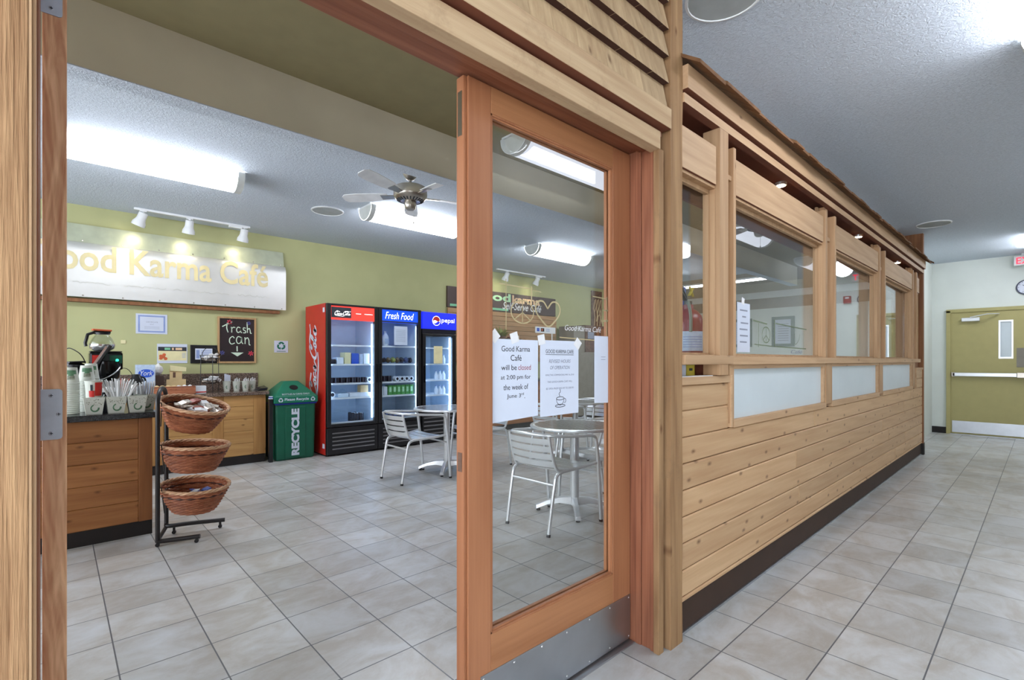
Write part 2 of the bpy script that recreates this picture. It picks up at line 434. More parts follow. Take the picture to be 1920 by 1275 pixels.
def cat_rom(pts, k=6, closed=False):
    P = [Vector(p) for p in pts]; n = len(P); out = []
    for i in range(n if closed else n - 1):
        if closed: a, b, c, d = P[i - 1], P[i], P[(i + 1) % n], P[(i + 2) % n]
        else: a, b, c, d = P[max(i - 1, 0)], P[i], P[i + 1], P[min(i + 2, n - 1)]
        for j in range(k):
            t = j / k
            out.append(.5 * ((2 * b) + (c - a) * t + (2 * a - 5 * b + 4 * c - d) * t * t + (3 * b - a - 3 * c + d) * t ** 3))
    if not closed: out.append(P[-1])
    return out
def ell(cx, cy, rx, ry, n=18, a0=0, a1=2 * PI):
    return [(cx + rx * math.cos(a0 + (a1 - a0) * i / n), cy + ry * math.sin(a0 + (a1 - a0) * i / n)) for i in range(n + 1)]
X_, Y_, Z_ = Vector((1, 0, 0)), Vector((0, 1, 0)), Vector((0, 0, 1))

M['shade_brown'] = plain('shake_underside_shade', (64, 34, 24), .8)  # shadow under the shakes, put into the colour of their butt ends
M['shade_red'] = plain('board_underside_shade', (112, 62, 42), .7)  # shade below boards and fascia, painted as a darker red
def under(o, mat):  # paints downward faces with a shade colour
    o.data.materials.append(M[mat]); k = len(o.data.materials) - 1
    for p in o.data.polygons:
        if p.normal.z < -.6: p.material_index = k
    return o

# ------------------------------------------------------------------ room shell
CZ = 2.873
struct(B().box(-4, 12.6, -4, 7.05, -.08, 0).build('floor', 'tile'), 'square grey beige ceramic floor tiles with dark grout', 'floor')
struct(B().box(-4, 9.6, 3.09, 7.05, CZ, CZ + .1).build('ceiling', 'popcorn'), 'textured grey white cafe ceiling behind the beam', 'ceiling')
struct(B().box(-4, 11.14, -4, 1.40, CZ, CZ + .1).build('ceiling_corridor', 'popcorn'), 'textured grey white ceiling over the corridor', 'ceiling')
struct(B().box(-4, 9.6, 1.40, 3.09, CZ, CZ + .1).build('ceiling_bay', 'olive_ceiling'), 'smooth olive ceiling strip just inside the cafe partition', 'ceiling')
struct(B().box(9.6, 12.6, 1.42, 7.05, CZ, CZ + .1).build('ceiling_far', 'brown_ceiling'), 'tan ceiling at the far end of the cafe', 'ceiling')
struct(B().box(-2.2, 9.6, 2.97, 3.09, 2.553, CZ).mat(1).box(-2.2, 9.6, 2.968, 3.092, 2.549, 2.5535).build('trim_1', ['beam', 'popcorn']), 'olive painted ceiling beam running across the cafe', 'beam')
struct(B().box(-2.3, 12.6, 6.95, 7.05, 0, CZ).build('wall_back', 'sage'), 'sage green back wall of the cafe', 'wall')
struct(B().box(-2.3, -2.2, 1.25, 7.05, 0, .5).box(-2.3, -2.2, 1.25, 7.05, 2.5, CZ).box(-2.3, -2.2, 1.25, 1.6, .5, 2.5).box(-2.3, -2.2, 6.5, 7.05, .5, 2.5).build('wall_left', 'sage'), 'sage green left wall of the cafe with an added opening for fill light', 'wall')  # large opening added to let world light into the cafe
b = B().box(12.5, 12.6, 1.42, 6.95, 0, 2.47).mat(1).box(12.5, 12.6, 1.42, 6.95, 2.47, 2.72).mat(2).box(12.47, 12.6, 1.42, 6.95, 2.72, CZ)
struct(b.build('wall_far', ['white_wall', 'brown_frieze', 'white']), 'pale far wall of the cafe with taupe frieze band', 'wall')
struct(B().box(11.04, 11.14, -2.3, 1.42, 0, CZ).build('wall_end', 'white_wall'), 'pale wall around the olive door closing the corridor', 'wall')
struct(B().box(8.38, 12.6, 1.32, 1.42, 0, CZ).build('wall_side', 'white_wall'), 'short pale wall between partition end and corridor end', 'wall')
struct(B().box(-.6, 11.04, -2.3, -2.2, 0, CZ).build('wall_right', 'white_wall'), 'unseen lengthened pale wall on the right side of the corridor', 'wall')  # unseen; near end drawn out to hold back world light
struct(B().box(11.015, 11.04, 1.135, 1.42, 0, .105).build('baseboard_end', 'black_base'), 'black rubber baseboard left of the olive door', 'baseboard')
struct(B().box(7.0, 12.5, 6.93, 6.95, 0, .1).build('baseboard_back', 'black_base'), 'black baseboard along the cafe back wall', 'baseboard')

# partition, left part (left of the doorway)
struct(B().box(-2.3, -.045, 1.13, 1.25, 0, CZ).build('wall_front_left', 'redX'), 'wood wall left of the doorway', 'wall')
b = B().box(-.24, -.031, 1.078, 1.13, 0, CZ)
struct(b.build('trim_2', 'leftZ', bevel=.002), 'rough sawn upright board at the left edge of the doorway', 'trim')
b = B().mat(1).box(-.0309, -.0275, 1.080, 1.13, 0, 2.3).box(-.0275, -.0225, 1.087, 1.13, 0, 2.12).mat(0).box(-.05, -.0205, 1.13, 1.275, 0, 2.125)
struct(b.build('trim_3', ['redZ', 'trimZ']), 'narrow stepped left jamb of the doorway', 'trim')

# shake wall over the door
struct(B().box(-2.3, 1.9, 1.13, 1.25, 2.15, CZ).build('wall_over_door', 'dark_red'), 'wall above the doorway behind the shakes', 'wall')
b = B(); zs = [2.245, 2.376, 2.488, 2.600, 2.714, 2.826, 2.94]
for i in range(6):
    x = -1.2; z0 = zs[i]; z1 = min(zs[i + 1] + .03, CZ)
    while x < 1.876:
        w = random.uniform(.07, .19); x1 = min(x + w, 1.876)
        if 1.876 - x1 < .04: x1 = 1.876
        dz = random.uniform(-.0004, .0004)
        b.hexa([(x, 1.064, z0 + dz), (x1 - .0015, 1.064, z0 + dz), (x1 - .0015, 1.092, z0 + dz + .002), (x, 1.092, z0 + dz + .002),
                (x, 1.098, z1), (x1 - .0015, 1.098, z1), (x1 - .0015, 1.112, z1), (x, 1.112, z1)])
        x = x1
struct(under(b.build('trim_4', 'shake'), 'shade_brown'), 'courses of upright cedar shakes above the doorway', 'trim')
struct(under(B().box(-.24, 1.876, 1.052, 1.13, 2.18, 2.264).build('trim_5', 'roughX', bevel=.003), 'shade_red'), 'wide rough sawn board under the shakes', 'trim')
struct(B().box(-.24, 1.84, 1.082, 1.13, 2.096, 2.170).build('trim_6', 'roughX', bevel=.002), 'head casing board directly over the doorway', 'trim')
b = B().box(-.24, 1.868, 1.095, 1.13, 2.16, 2.185).box(-.05, 1.868, 1.10, 1.185, 2.115, 2.16).box(-.05, 1.868, 1.185, 1.275, 2.126, 2.16)
struct(b.build('trim_7', 'redX', bevel=.001), 'reddish head jamb over the doors', 'trim')
# right jamb, casing and post
b = B().box(1.846, 1.872, 1.13, 1.176, 0, 2.126).box(1.842, 1.872, 1.178, 1.204, 0, 2.126).box(1.846, 1.872, 1.206, 1.29, 0, 2.126)
b.box(1.838, 1.872, 1.108, 1.13, 0, 2.126)
struct(b.build('trim_8', 'redZ', bevel=.002), 'reddish grooved right jamb of the doorway', 'trim')
struct(B().box(1.832, 1.869, 1.085, 1.112, 0, 2.10).build('trim_9', 'roughZ', bevel=.002), 'narrow casing strip on the right jamb', 'trim')
struct(B().box(1.868, 1.905, 1.12, 1.22, 0, CZ).build('trim_10', 'dark_red'), 'dark red gap strip beside the tall post', 'trim')
pb = B()
n = 60
for i in range(n):
    z0 = CZ * i / n; z1 = CZ * (i + 1) / n
    def wob(z): return .002 * math.sin(z * 7 + 1) + .0015 * math.sin(z * 19)
    pb.hexa([(1.898 + wob(z0), 1.07, z0), (1.998 + wob(z0 + 3), 1.07, z0), (1.998 + wob(z0 + 3), 1.2, z0), (1.898 + wob(z0), 1.2, z0),
             (1.898 + wob(z1), 1.07, z1), (1.998 + wob(z1 + 3), 1.07, z1), (1.998 + wob(z1 + 3), 1.2, z1), (1.898 + wob(z1), 1.2, z1)])
o = pb.build('trim_11', 'roughZ')
bm = bmesh.new(); bm.from_mesh(o.data); bmesh.ops.remove_doubles(bm, verts=bm.verts[:], dist=1e-5)
bm.faces.ensure_lookup_table()
ins = [f for f in bm.faces if abs(f.normal.z) > .9 and .01 < f.calc_center_median().z < CZ - .01]
bmesh.ops.delete(bm, geom=ins, context='FACES'); bm.to_mesh(o.data); bm.free()
struct(o, 'tall rough sawn post between the doorway and the partition', 'post')

# wainscot
b = B(); XE = 8.25
edges = [.150 + .1195 * k for k in range(9)]
zt = [.150, .1745, .292, .4095, .527, .6445, .762, .8795]
for i in range(len(zt) - 1):
    z0, z1 = zt[i], zt[i + 1]
    cuts = [2.0] + sorted(random.uniform(2.8, 7.6) for _ in range(1 if i % 2 else 2)) + [XE]
    if i == 0: cuts = [2.0, XE]
    for a, c in zip(cuts, cuts[1:]):
        b.box(a, c - .0008, 1.085, 1.105, z0 + .0016, z1 - .0016)
for (a, c) in ((2.0, 2.492), (7.765, XE)):
    for z0, z1 in ((.8795, .997), (.997, 1.112)):
        b.box(a, c, 1.085, 1.105, z0 + .0008, z1 - .0008)
wp = b.build('wall_front', 'plankX', bevel=.006, seg=1)
struct(wp, 'knotty cedar plank wainscot of the cafe partition', 'wall')
b = B().box(2.0, XE, 1.105, 1.22, .13, .8795).box(2.0, 2.5, 1.105, 1.13, .8795, 1.12).box(7.765, XE, 1.105, 1.13, .8795, 1.12)
b.box(2.0, XE, 1.19, 1.22, .8795, 1.2)
struct(b.build('wall_front_core', 'dark_red'), 'inner face of the partition under the windows', 'wall')
struct(B().box(2.0, XE + .03, 1.10, 1.2, 0, .150).mat(1).box(2.0, XE, 1.093, 1.10, 0, .012).build('baseboard_front', ['kick', 'steel']), 'dark brown toe kick along the partition', 'baseboard')
b = B().box(2.0, 2.505, 1.075, 1.30, 1.112, 1.147).box(2.492, 2.512, 1.072, 1.115, .885, 1.150)
struct(b.build('trim_12', 'trimX', bevel=.002), 'short wood ledge and stop beside the post', 'trim')
b = B().box(7.76, XE, 1.075, 1.25, 1.108, 1.133).box(7.745, 7.762, 1.072, 1.115, .885, 1.135)
struct(b.build('trim_13', 'trimX', bevel=.002), 'short wood ledge at the far end of the partition', 'trim')
# cubby behind the ledge
b = B().box(2.0, 2.49, 1.29, 1.305, 1.147, 1.205).box(2.36, 2.375, 1.12, 1.29, 1.147, 1.205)
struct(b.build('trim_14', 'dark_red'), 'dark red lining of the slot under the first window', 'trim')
# sill
b = B().box(2.0, 2.49, 1.058, 1.46, 1.203, 1.246).box(2.49, 8.0, 1.066, 1.28, 1.200, 1.243)
struct(b.build('trim_15', 'trimX', bevel=.003), 'long wood sill under the partition windows', 'trim')
# fascia and lower rail
b = B().box(2.0, 8.22, 1.045, 1.09, 2.398, 2.502)
struct(under(b.build('trim_16', 'trimX', bevel=.002), 'shade_red'), 'long fascia board along the top of the partition', 'trim')
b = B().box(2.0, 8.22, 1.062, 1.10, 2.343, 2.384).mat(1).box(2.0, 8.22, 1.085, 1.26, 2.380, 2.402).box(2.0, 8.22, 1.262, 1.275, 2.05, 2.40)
struct(under(b.build('trim_17', ['trimX', 'dark_red']), 'shade_red'), 'long rail under the fascia with dark cove behind', 'trim')
# shake roof edge over the fascia
b = B(); x = 1.985
while x < 8.3:
    x1 = min(x + random.uniform(.10, .26), 8.34); d = random.uniform(-.012, .012); h = random.uniform(-.004, .004)
    y0 = .985 + d; z0 = 2.472 + h
    b.hexa([(x, y0, z0), (x1 - .002, y0 + random.uniform(-.004, .004), z0), (x1 - .002, 1.30, 2.70 + h), (x, 1.30, 2.70 + h),
            (x, y0, z0 + .016), (x1 - .002, y0, z0 + .014), (x1 - .002, 1.30, 2.715 + h), (x, 1.30, 2.715 + h)])
    x = x1
M['shakeY'] = wood('roof_shake', (136, 98, 64), (90, 60, 38), 'Y', rough=.8, var=.3)
struct(b.build('trim_18', 'shakeY'), 'ragged cedar shake edge overhanging the partition fascia', 'trim')
# headers
hx = [(2.0, 2.332), (2.546, 4.016), (4.305, 5.72), (5.998, 7.464), (7.75, 7.95)]
for i, (a, c) in enumerate(hx):
    struct(under(B().box(a, c, 1.074, 1.11, 2.066, 2.249).build('trim_%d' % (30 + i), 'trimX', bevel=.0025), 'shade_red'), 'header board above the ' + ('first', 'second', 'third', 'fourth', 'last')[i] + ' partition window from the post', 'trim')
# mullions
def mullion(nm, boards, label):
    b = B()
    for x0, x1, y0, y1, z0, z1 in boards: b.box(x0, x1, y0, y1, z0, z1)
    struct(b.build(nm, 'trimZ', bevel=.002), label, 'mullion')
mullion('trim_20', [(2.345, 2.438, 1.062, 1.147, 1.15, 2.343), (2.438, 2.52, 1.13, 1.147, 1.246, 2.343), (2.517, 2.546, 1.07, 1.147, 1.243, 2.30),
                    (2.438, 2.517, 1.08, 1.13, 2.13, 2.155), (2.49, 2.542, 1.078, 1.12, .905, 1.2)], 'first mullion right of the tall post')
for i, (a, c) in enumerate(((4.04, 4.305), (5.735, 5.998), (7.475, 7.75))):
    m = (a + c) / 2
    mullion('trim_%d' % (21 + i), [(a, a + .042, 1.066, 1.147, 1.243, 2.30), (c - .036, c, 1.066, 1.147, 1.243, 2.30), (m - .05, m + .045, 1.10, 1.13, 1.243, 2.343),
                                   (a + .04, c - .03, 1.13, 1.147, 1.243, 2.343), (m - .05, m + .045, 1.085, 1.1, 2.10, 2.13), (m - .075, m + .075, 1.078, 1.12, .905, 1.2)],
            ('second', 'third', 'fourth')[i] + ' mullion of the partition from the post')
b = B().box(7.95, 8.33, 1.12, 1.30, 1.13, 2.40).box(8.25, 8.33, 1.075, 1.30, .15, 2.873).box(7.75, 8.25, 1.30, 1.32, 1.1, 2.873).mat(1).box(8.26, 8.34, 1.07, 1.3, 0, .15)
struct(b.build('trim_24', ['brown_post', 'black_base']), 'brown cedar post closing the far end of the partition', 'post')
# windows
def window(nm, x0, x1, lab, tilt=0.0):
    r = empty(nm, ((x0 + x1) / 2, 1.15, 1.243)); struct(r, lab, 'window')
    b = B(); z0, z1 = 1.243, 2.066
    for (d, ya, yb) in ((.014, 1.085, 1.147), (.034, 1.114, 1.134)):
        b.box(x0, x0 + d, ya, yb, z0, z1).box(x1 - d * .3, x1, ya, yb, z0, z1).box(x0, x1, ya, yb, z1 - d, z1).box(x0, x1, ya, yb, z0, z0 + d * .45)
    b.build('frame', 'trimZ', r, bevel=.0015)
    d = math.tan(tilt) * (x1 - x0) / 2
    g = B().hexa([(x0 + .02, 1.138 - d, z0 + .01), (x1 - .003, 1.138 + d, z0 + .01), (x1 - .003, 1.143 + d, z0 + .01), (x0 + .02, 1.143 - d, z0 + .01),
                  (x0 + .02, 1.138 - d, z1 - .02), (x1 - .003, 1.138 + d, z1 - .02), (x1 - .003, 1.143 + d, z1 - .02), (x0 + .02, 1.143 - d, z1 - .02)])
    g.build('glass', 'glass', r)
    return r
window('window_1', 2.0, 2.345, 'narrow window right beside the tall post')
w2 = window('window_2', 2.546, 4.04, 'wide window with a peace sign decal in the partition')
window('window_3', 4.305, 5.735, 'third window of the partition mirroring the exit sign', math.radians(.9))
window('window_4', 5.998, 7.475, 'fourth window of the partition from the post', math.radians(.9))
window('window_5', 7.75, 7.95, 'very narrow window at the far end of the partition')
def frosted(nm, x0, x1, lab):
    r = empty(nm, ((x0 + x1) / 2, 1.10, .9)); struct(r, lab, 'window')
    b = B().box(x0, x1, 1.082, 1.115, 1.178, 1.2).box(x0, x1, 1.076, 1.118, .8795, .918).box(x0, x0 + .012, 1.085, 1.115, .918, 1.178).box(x1 - .03, x1, 1.085, 1.115, .918, 1.178)
    b.build('frame', 'trimX', r, bevel=.0015)
    B().box(x0 + .01, x1 - .01, 1.104, 1.112, .91, 1.185).build('frosted_pane', 'frost', r)
frosted('window_6', 2.542, 4.098, 'nearest frosted white panel below the sill')
frosted('window_7', 4.24, 5.79, 'middle frosted white panel below the sill')
frosted('window_8', 5.942, 7.54, 'farthest frosted white panel below the sill')
# decal on window 2
b = B(); og = (0, 1.1365, 0); nn = (0, -1, 0)
def L2(p, w): b.stroke(p, w, og, X_, Z_, nn, .0008)
L2([(2.93, 1.452), (3.14, 1.441)], .008); L2([(3.28, 1.452), (3.86, 1.438)], .007); L2([(2.95, 1.315), (3.24, 1.308)], .006); L2([(3.26, 1.309), (3.85, 1.303)], .007)
L2([(3.01, 1.44), (3.01, 1.30)], .006); L2([(3.262, 1.475), (3.262, 1.305)], .012); L2([(3.80, 1.43), (3.80, 1.30)], .004)
L2(ell(3.125, 1.375, .062, .047, 28), .006); L2([(3.125, 1.422), (3.125, 1.328)], .005); L2([(3.125, 1.372), (3.078, 1.343)], .005); L2([(3.125, 1.372), (3.172, 1.343)], .005)
L2(cat_rom([(3.62, 1.40), (3.63, 1.33), (3.70, 1.36), (3.72, 1.40)], 4), .004)
b.mat(1).text('Café', (3.55, 1.1365, 1.268), X_, Z_, .22, .024, .0008, .25)
dcl = b.build('decal', ['decal_dark', 'ink_grey'], w2)

# ------------------------------------------------------------------ doors of the cafe
def leaf(nm, lab):
    r = empty(nm, (1.39, 1.2525, 0)); struct(r, lab, 'door'); return r
d1 = leaf('door_1', 'closed fir door leaf with tall glass and paper notices')
Y0, Y1 = 1.23, 1.275
B().box(.951, 1.045, Y0, Y1, .012, 2.118).box(.938, .951, Y0 + .008, Y1, .012, 2.118).build('stile', 'doorZ', d1, bevel=.003)
B().box(1.716, 1.840, Y0, Y1, .012, 2.118).build('stile', 'doorZ', d1, bevel=.003)
B().box(1.045, 1.716, Y0 + .0005, Y1, 2.03, 2.118).build('top_rail', 'doorX', d1, bevel=.002)
B().box(1.045, 1.716, Y0 + .0005, Y1, .012, .325).build('bottom_rail', 'doorX', d1, bevel=.002)
b = B()
for d, ya, yb in ((.012, 1.236, 1.248), (.007, 1.232, 1.2375), (.012, 1.257, 1.27)):
    b.box(1.045, 1.045 + d, ya, yb, .325, 2.03).box(1.716 - d, 1.716, ya, yb, .325, 2.03).box(1.045, 1.716, ya, yb, 2.03 - d, 2.03).box(1.045, 1.716, ya, yb, .325, .325 + d)
b.build('glazing_bead', 'doorZ', d1, bevel=.001)
B().box(1.05, 1.711, 1.2495, 1.2545, .33, 2.025).build('glass', 'glass', d1)
kp = B().box(1.0, 1.838, 1.2275, 1.2305, .016, .206).build('kick_plate', 'steel', d1, bevel=.0008)
b = B()
for i in range(7):
    for z in (.028, .194): b.lathe([(.0045, 0), (.003, .0012)], (1.012 + i * .1355, 1.2272, z), 8, mtx=Matrix.Rotation(PI / 2, 3, 'X'))
b.build('screw', 'chrome', kp)
B().box(.9365, .9385, 1.245, 1.266, 1.93, 2.07).build('flush_bolt', 'nickel', d1)
B().box(.9365, .9385, 1.245, 1.266, .87, .93).build('strike', 'bark', d1)
# decal on the door glass
b = B(); og = (0, 1.2485, 0)
def L1(p, w): b.stroke(p, w, og, X_, Z_, nn, .0006)
L1([(1.095, 1.481), (1.242, 1.477)], .004); L1([(1.127, 1.50), (1.127, 1.325)], .003); L1([(1.25, 1.487), (1.25, 1.43)], .005); L1([(1.25, 1.474), (1.30, 1.471)], .002)
L1(ell(1.205, 1.392, .055, .040, 26), .0045); L1([(1.205, 1.432), (1.205, 1.352)], .0035); L1([(1.205, 1.39), (1.166, 1.364)], .0035); L1([(1.205, 1.39), (1.244, 1.364)], .0035)
L1(cat_rom([(1.334, 1.412), (1.31, 1.437), (1.278, 1.432), (1.272, 1.40), (1.30, 1.37), (1.338, 1.346), (1.376, 1.37), (1.402, 1.402), (1.392, 1.434), (1.36, 1.438), (1.334, 1.412)], 5), .006)
L1([(1.60, 1.482), (1.70, 1.478)], .004); L1([(1.695, 1.487), (1.695, 1.30)], .005); L1([(1.67, 1.43), (1.709, 1.43)], .006); L1([(1.40, 1.309), (1.71, 1.301)], .004); L1([(1.66, 1.385), (1.709, 1.388)], .008)
L1(cat_rom([(1.64, 1.44), (1.625, 1.38), (1.645, 1.41), (1.665, 1.37), (1.655, 1.43)], 4), .003)
b.mat(1).text('Good·Karma Café', (1.43, 1.2485, 1.337), X_, Z_, .225, .021, .0006, .25, -.006)
b.build('decal', ['decal', 'white'], d1)
# threshold
o = B().box(.0, 1.838, 1.205, 1.30, 0, .007).box(.0, 1.838, 1.235, 1.27, .007, .011).build('trim_25', 'metal_strip', bevel=.002)
struct(o, 'metal threshold strip under the cafe doors', 'threshold')
d2 = leaf('door_2', 'open fir door leaf seen edge on at the left')
d2.location = (-.001, 1.74, 0); WO[d2.name] = Vector(d2.location)
xa, xb = -.0185, .0163
B().box(xa, xb, 1.285, 1.392, .012, 2.118).build('stile', 'edgeZ', d2, bevel=.002)
B().box(xa, xb, 2.085, 2.195, .012, 2.118).build('stile', 'edgeZ', d2, bevel=.002)
B().box(xa, xb, 1.392, 2.085, 2.03, 2.118).build('top_rail', 'doorX', d2)
B().box(xa, xb, 1.392, 2.085, .012, .325).build('bottom_rail', 'doorX', d2)
B().box(-.004, .002, 1.39, 2.087, .32, 2.035).build('glass', 'glass', d2)
for z in (1.070, 1.878, .22):
    pts = [(-.031, z), (.004, z)] + [(.004 + .006 * math.sin(t * PI / 8), z + .006 - .006 * math.cos(t * PI / 8)) for t in range(1, 5)]
    pts += [(.010 - .006 + .006 * math.cos(t * PI / 8), z + .09 + .006 * math.sin(t * PI / 8)) for t in range(0, 5)] + [(-.031, z + .096)]
    h = B().prism(pts, (0, 1.2828, 0), X_, Z_, (0, .002, 0)).build('hinge', 'gunmetal', d2)
    sb = B()
    for px, pz in ((-.006, z + .012), (.0045, z + .048), (-.006, z + .084)):
        sb.lathe([(.0040, 0), (.0030, .0010)], (px, 1.2828, pz), 12, mtx=Matrix.Rotation(PI / 2, 3, 'X'))
    for px, pz in ((-.006, z + .012), (.0045, z + .048), (-.006, z + .084)):
        sb.mat(1).box(px - .0025, px + .0025, 1.2812, 1.2818, pz - .0006, pz + .0006).box(px - .0006, px + .0006, 1.2812, 1.2818, pz - .0025, pz + .0025).mat(0)
    sb.build('screw', ['gunmetal', 'ink'], h)

# ------------------------------------------------------------------ corridor end door
d3 = empty('door_3', (11.03, .6, 0)); struct(d3, 'olive corridor end door with push bar', 'door')
B().box(10.99, 11.04, 1.077, 1.133, 0, 2.055).box(10.99, 11.04, .08, .136, 0, 2.055).box(10.99, 11.04, .08, 1.133, 2.02, 2.075).build('frame', 'olive_door', d3, bevel=.003)
B().box(11.012, 11.038, .136, 1.077, .012, .1).box(11.012, 11.038, .136, 1.077, .1, 1.26).box(11.012, 11.038, .136, 1.077, 1.86, 2.02).box(11.012, 11.038, .136, .345, 1.26, 1.86).box(11.012, 11.038, .50, 1.077, 1.26, 1.86).build('panel', 'olive_door', d3)
pv = B().box(11.022, 11.028, .345, .50, 1.26, 1.86).build('vision_pane', 'frost', d3)
B().box(11.008, 11.014, .34, .505, 1.255, 1.28).box(11.008, 11.014, .34, .505, 1.84, 1.865).box(11.008, 11.014, .34, .36, 1.28, 1.84).box(11.008, 11.014, .485, .505, 1.28, 1.84).build('pane_trim', 'alu', d3)
B().box(11.007, 11.012, .15, 1.06, .035, .225).build('kick_plate', 'steel', d3)
pb_ = B().box(10.955, 10.985, .30, 1.05, .965, 1.025).build('push_bar', 'alu', d3, bevel=.006)
B().box(10.955, 11.012, 1.02, 1.065, .96, 1.03).box(10.94, 11.012, .16, .30, .955, 1.035).build('bar_bracket', 'nickel', pb_, bevel=.004)
dc = B().box(10.95, 11.012, .72, .94, 1.865, 1.925).build('door_closer', 'alu', d3, bevel=.006)
B().bar((10.94, .83, 1.93), (10.86, .62, 1.965), .025, .012).bar((10.86, .62, 1.965), (10.99, .50, 1.97), .025, .012).build('closer_arm', 'alu', dc)
B().box(11.006, 11.012, .145, .305, 1.12, 1.42).build('plate', 'taupe', d3)
B().box(10.97, 11.04, .13, 1.08, 0, .012).build('threshold', 'metal_strip', d3)

# exit sign, clock, alarm
r = tag(empty('exit_sign', (10.9, .17, 2.687)), 'white exit sign with red letters hanging near corridor end', 'sign')
B().box(10.88, 10.92, .02, .331, 2.687, 2.835).build('housing', 'white', r, bevel=.004)
B().box(10.89, 10.91, .1, .25, 2.835, CZ).build('bracket', 'white', r)
B().text('EXIT', (10.88, .305, 2.71), -Y_, Z_, .26, .10, .003, 0, .012).build('lettering', 'red_lit', r)
r = tag(empty('wall_clock', (11.03, .197, 2.25)), 'round white wall clock with dark rim above the olive door', 'clock')
RX = Matrix.Rotation(-PI / 2, 3, 'Y')
B().lathe([(.114, 0), (.118, .012), (.114, .03), (.102, .03), (.1, .02)], (11.04, .197, 2.362), 32, caps=False, mtx=RX).build('rim', 'clock_rim', r, 40)
b = B().bar((11.018, .197, 2.362), (11.018, .24, 2.40), .007, .003, (1, 0, 0)).bar((11.0175, .197, 2.362), (11.0175, .225, 2.285), .005, .003, (1, 0, 0))
b.build('hand', 'ink', r)
b = B().lathe([(.101, .012), (.101, .018)], (11.04, .197, 2.362), 32, mtx=RX).mat(1)
for i in range(12):
    a = i * PI / 6; b.bar((11.019, .197 + .082 * math.sin(a), 2.362 + .082 * math.cos(a)), (11.019, .197 + .094 * math.sin(a), 2.362 + .094 * math.cos(a)), .005, .003, (1, 0, 0))
b.build('face', ['clock_face', 'ink'], r)

r = tag(empty('fire_alarm', (11.03, -.07, 2.30)), 'red fire alarm box on the end wall, mirrored in the third window', 'alarm')
B().box(10.99, 11.04, -.13, -.01, 2.30, 2.44).build('housing', 'fire_red', r, bevel=.005); B().box(10.985, 10.99, -.10, -.04, 2.39, 2.42).build('strobe', 'white', r)

# ------------------------------------------------------------------ ceiling lamps
def make_lamp(dm='lamp'):
    r = empty('ceiling_lamp')
    w, d, L = .145, .14, 1.22
    B().box(0, L, -.13, .13, -.022, 0).build('housing', 'white', r)
    n = 14; prof = [(w * math.cos(PI + PI * i / n), -.012 + d * math.sin(PI + PI * i / n)) for i in range(n + 1)]
    def shell(b, xa, xb, k=1.0):
        vs = [(xa, y * k, z * k) for y, z in prof] + [(xb, y * k, z * k) for y, z in prof]
        return b.add(vs, [[i, i + 1, n + 2 + i, n + 1 + i] for i in range(n)])
    shell(B(), .055, L - .055).build('diffuser', dm, r, 60)
    for xa, xb, e in ((0, .055, 0), (L - .055, L, L)):
        b = shell(B(), xa, xb, 1.015); b.add([(e, y, z) for y, z in prof], [list(range(n + 1))])
        b.build('end_cap', 'lamp_cap', r, 50)
    return r
lamp0 = make_lamp(); lamp1 = make_lamp('lamp_dim'); first = True; first1 = True
LG = 'half round ceiling lamps'
for (x, y, lab) in ((.0, 4.90, 'bright half round ceiling lamp nearest the metal cafe sign'),
                    (2.42, 4.92, 'half round ceiling lamp behind the ceiling fan'),
                    (4.96, 4.95, 'half round ceiling lamp seen in the middle of the door glass'),
                    (2.43, 2.61, 'half round ceiling lamp filling the top of the door glass'),
                    (5.68, 2.55, 'half round ceiling lamp seen through the peace sign window'),
                    (8.70, 2.60, 'half round ceiling lamp deepest in the cafe behind the partition'),
                    (7.5, 4.95, 'half round ceiling lamp over the far end of the cafe'),
                    (2.44, -.06, 'corridor ceiling lamp at the top right corner'),
                    (9.2, .0, 'corridor ceiling lamp in front of the exit sign')):
    if 2.4 < y < 2.7:
        if first1: o = lamp1; first1 = False; o.location = (x, y, CZ)
        else: o = dup(lamp1, (x, y, CZ))
    elif first: o = lamp0; first = False; o.location = (x, y, CZ)
    else: o = dup(lamp0, (x, y, CZ))
    tag(o, lab, 'ceiling lamp', LG)
o = dup(lamp0, (-2.2, -.7, CZ)); tag(o, 'added fill lamp on the corridor ceiling behind the viewer', 'ceiling lamp', LG)  # extra lamp added as flash-like fill from behind the camera
o = dup(lamp0, (5.6, -1.3, CZ)); tag(o, 'added unseen corridor ceiling lamp out to the right', 'ceiling lamp', LG)  # out of view, added to brighten the corridor

# far end lit panel
r = tag(empty('panel_light', (10.4, 4.6, CZ)), 'long flat white ceiling light across the far cafe ceiling', 'ceiling lamp')
B().box(10.1, 10.42, 3.7, 5.6, CZ - .03, CZ).build('frame', 'white', r); B().box(10.13, 10.39, 3.73, 5.57, CZ - .034, CZ - .029).build('diffuser', 'lamp', r)

# ------------------------------------------------------------------ ceiling speakers
def speaker(x, y, lab, rr=.115):
    r = tag(empty('ceiling_speaker', (x, y, CZ)), lab, 'speaker')
    B().lathe([(rr, CZ), (rr, CZ - .008), (rr - .012, CZ - .012), (rr - .014, CZ - .006)], (x, y, 0), 32, caps=False).build('rim', 'white', r, 40)
    B().lathe([(rr - .012, CZ - .004), (rr - .012, CZ - .007)], (x, y, 0), 32).build('grille', 'speaker', r)
speaker(2.2, 5.37, 'round ceiling speaker left of the ceiling fan', .17)
speaker(7.78, .915, 'round ceiling speaker over the far corridor', .17)
speaker(2.22, .985, 'round ceiling speaker at the top edge above the partition', .17)

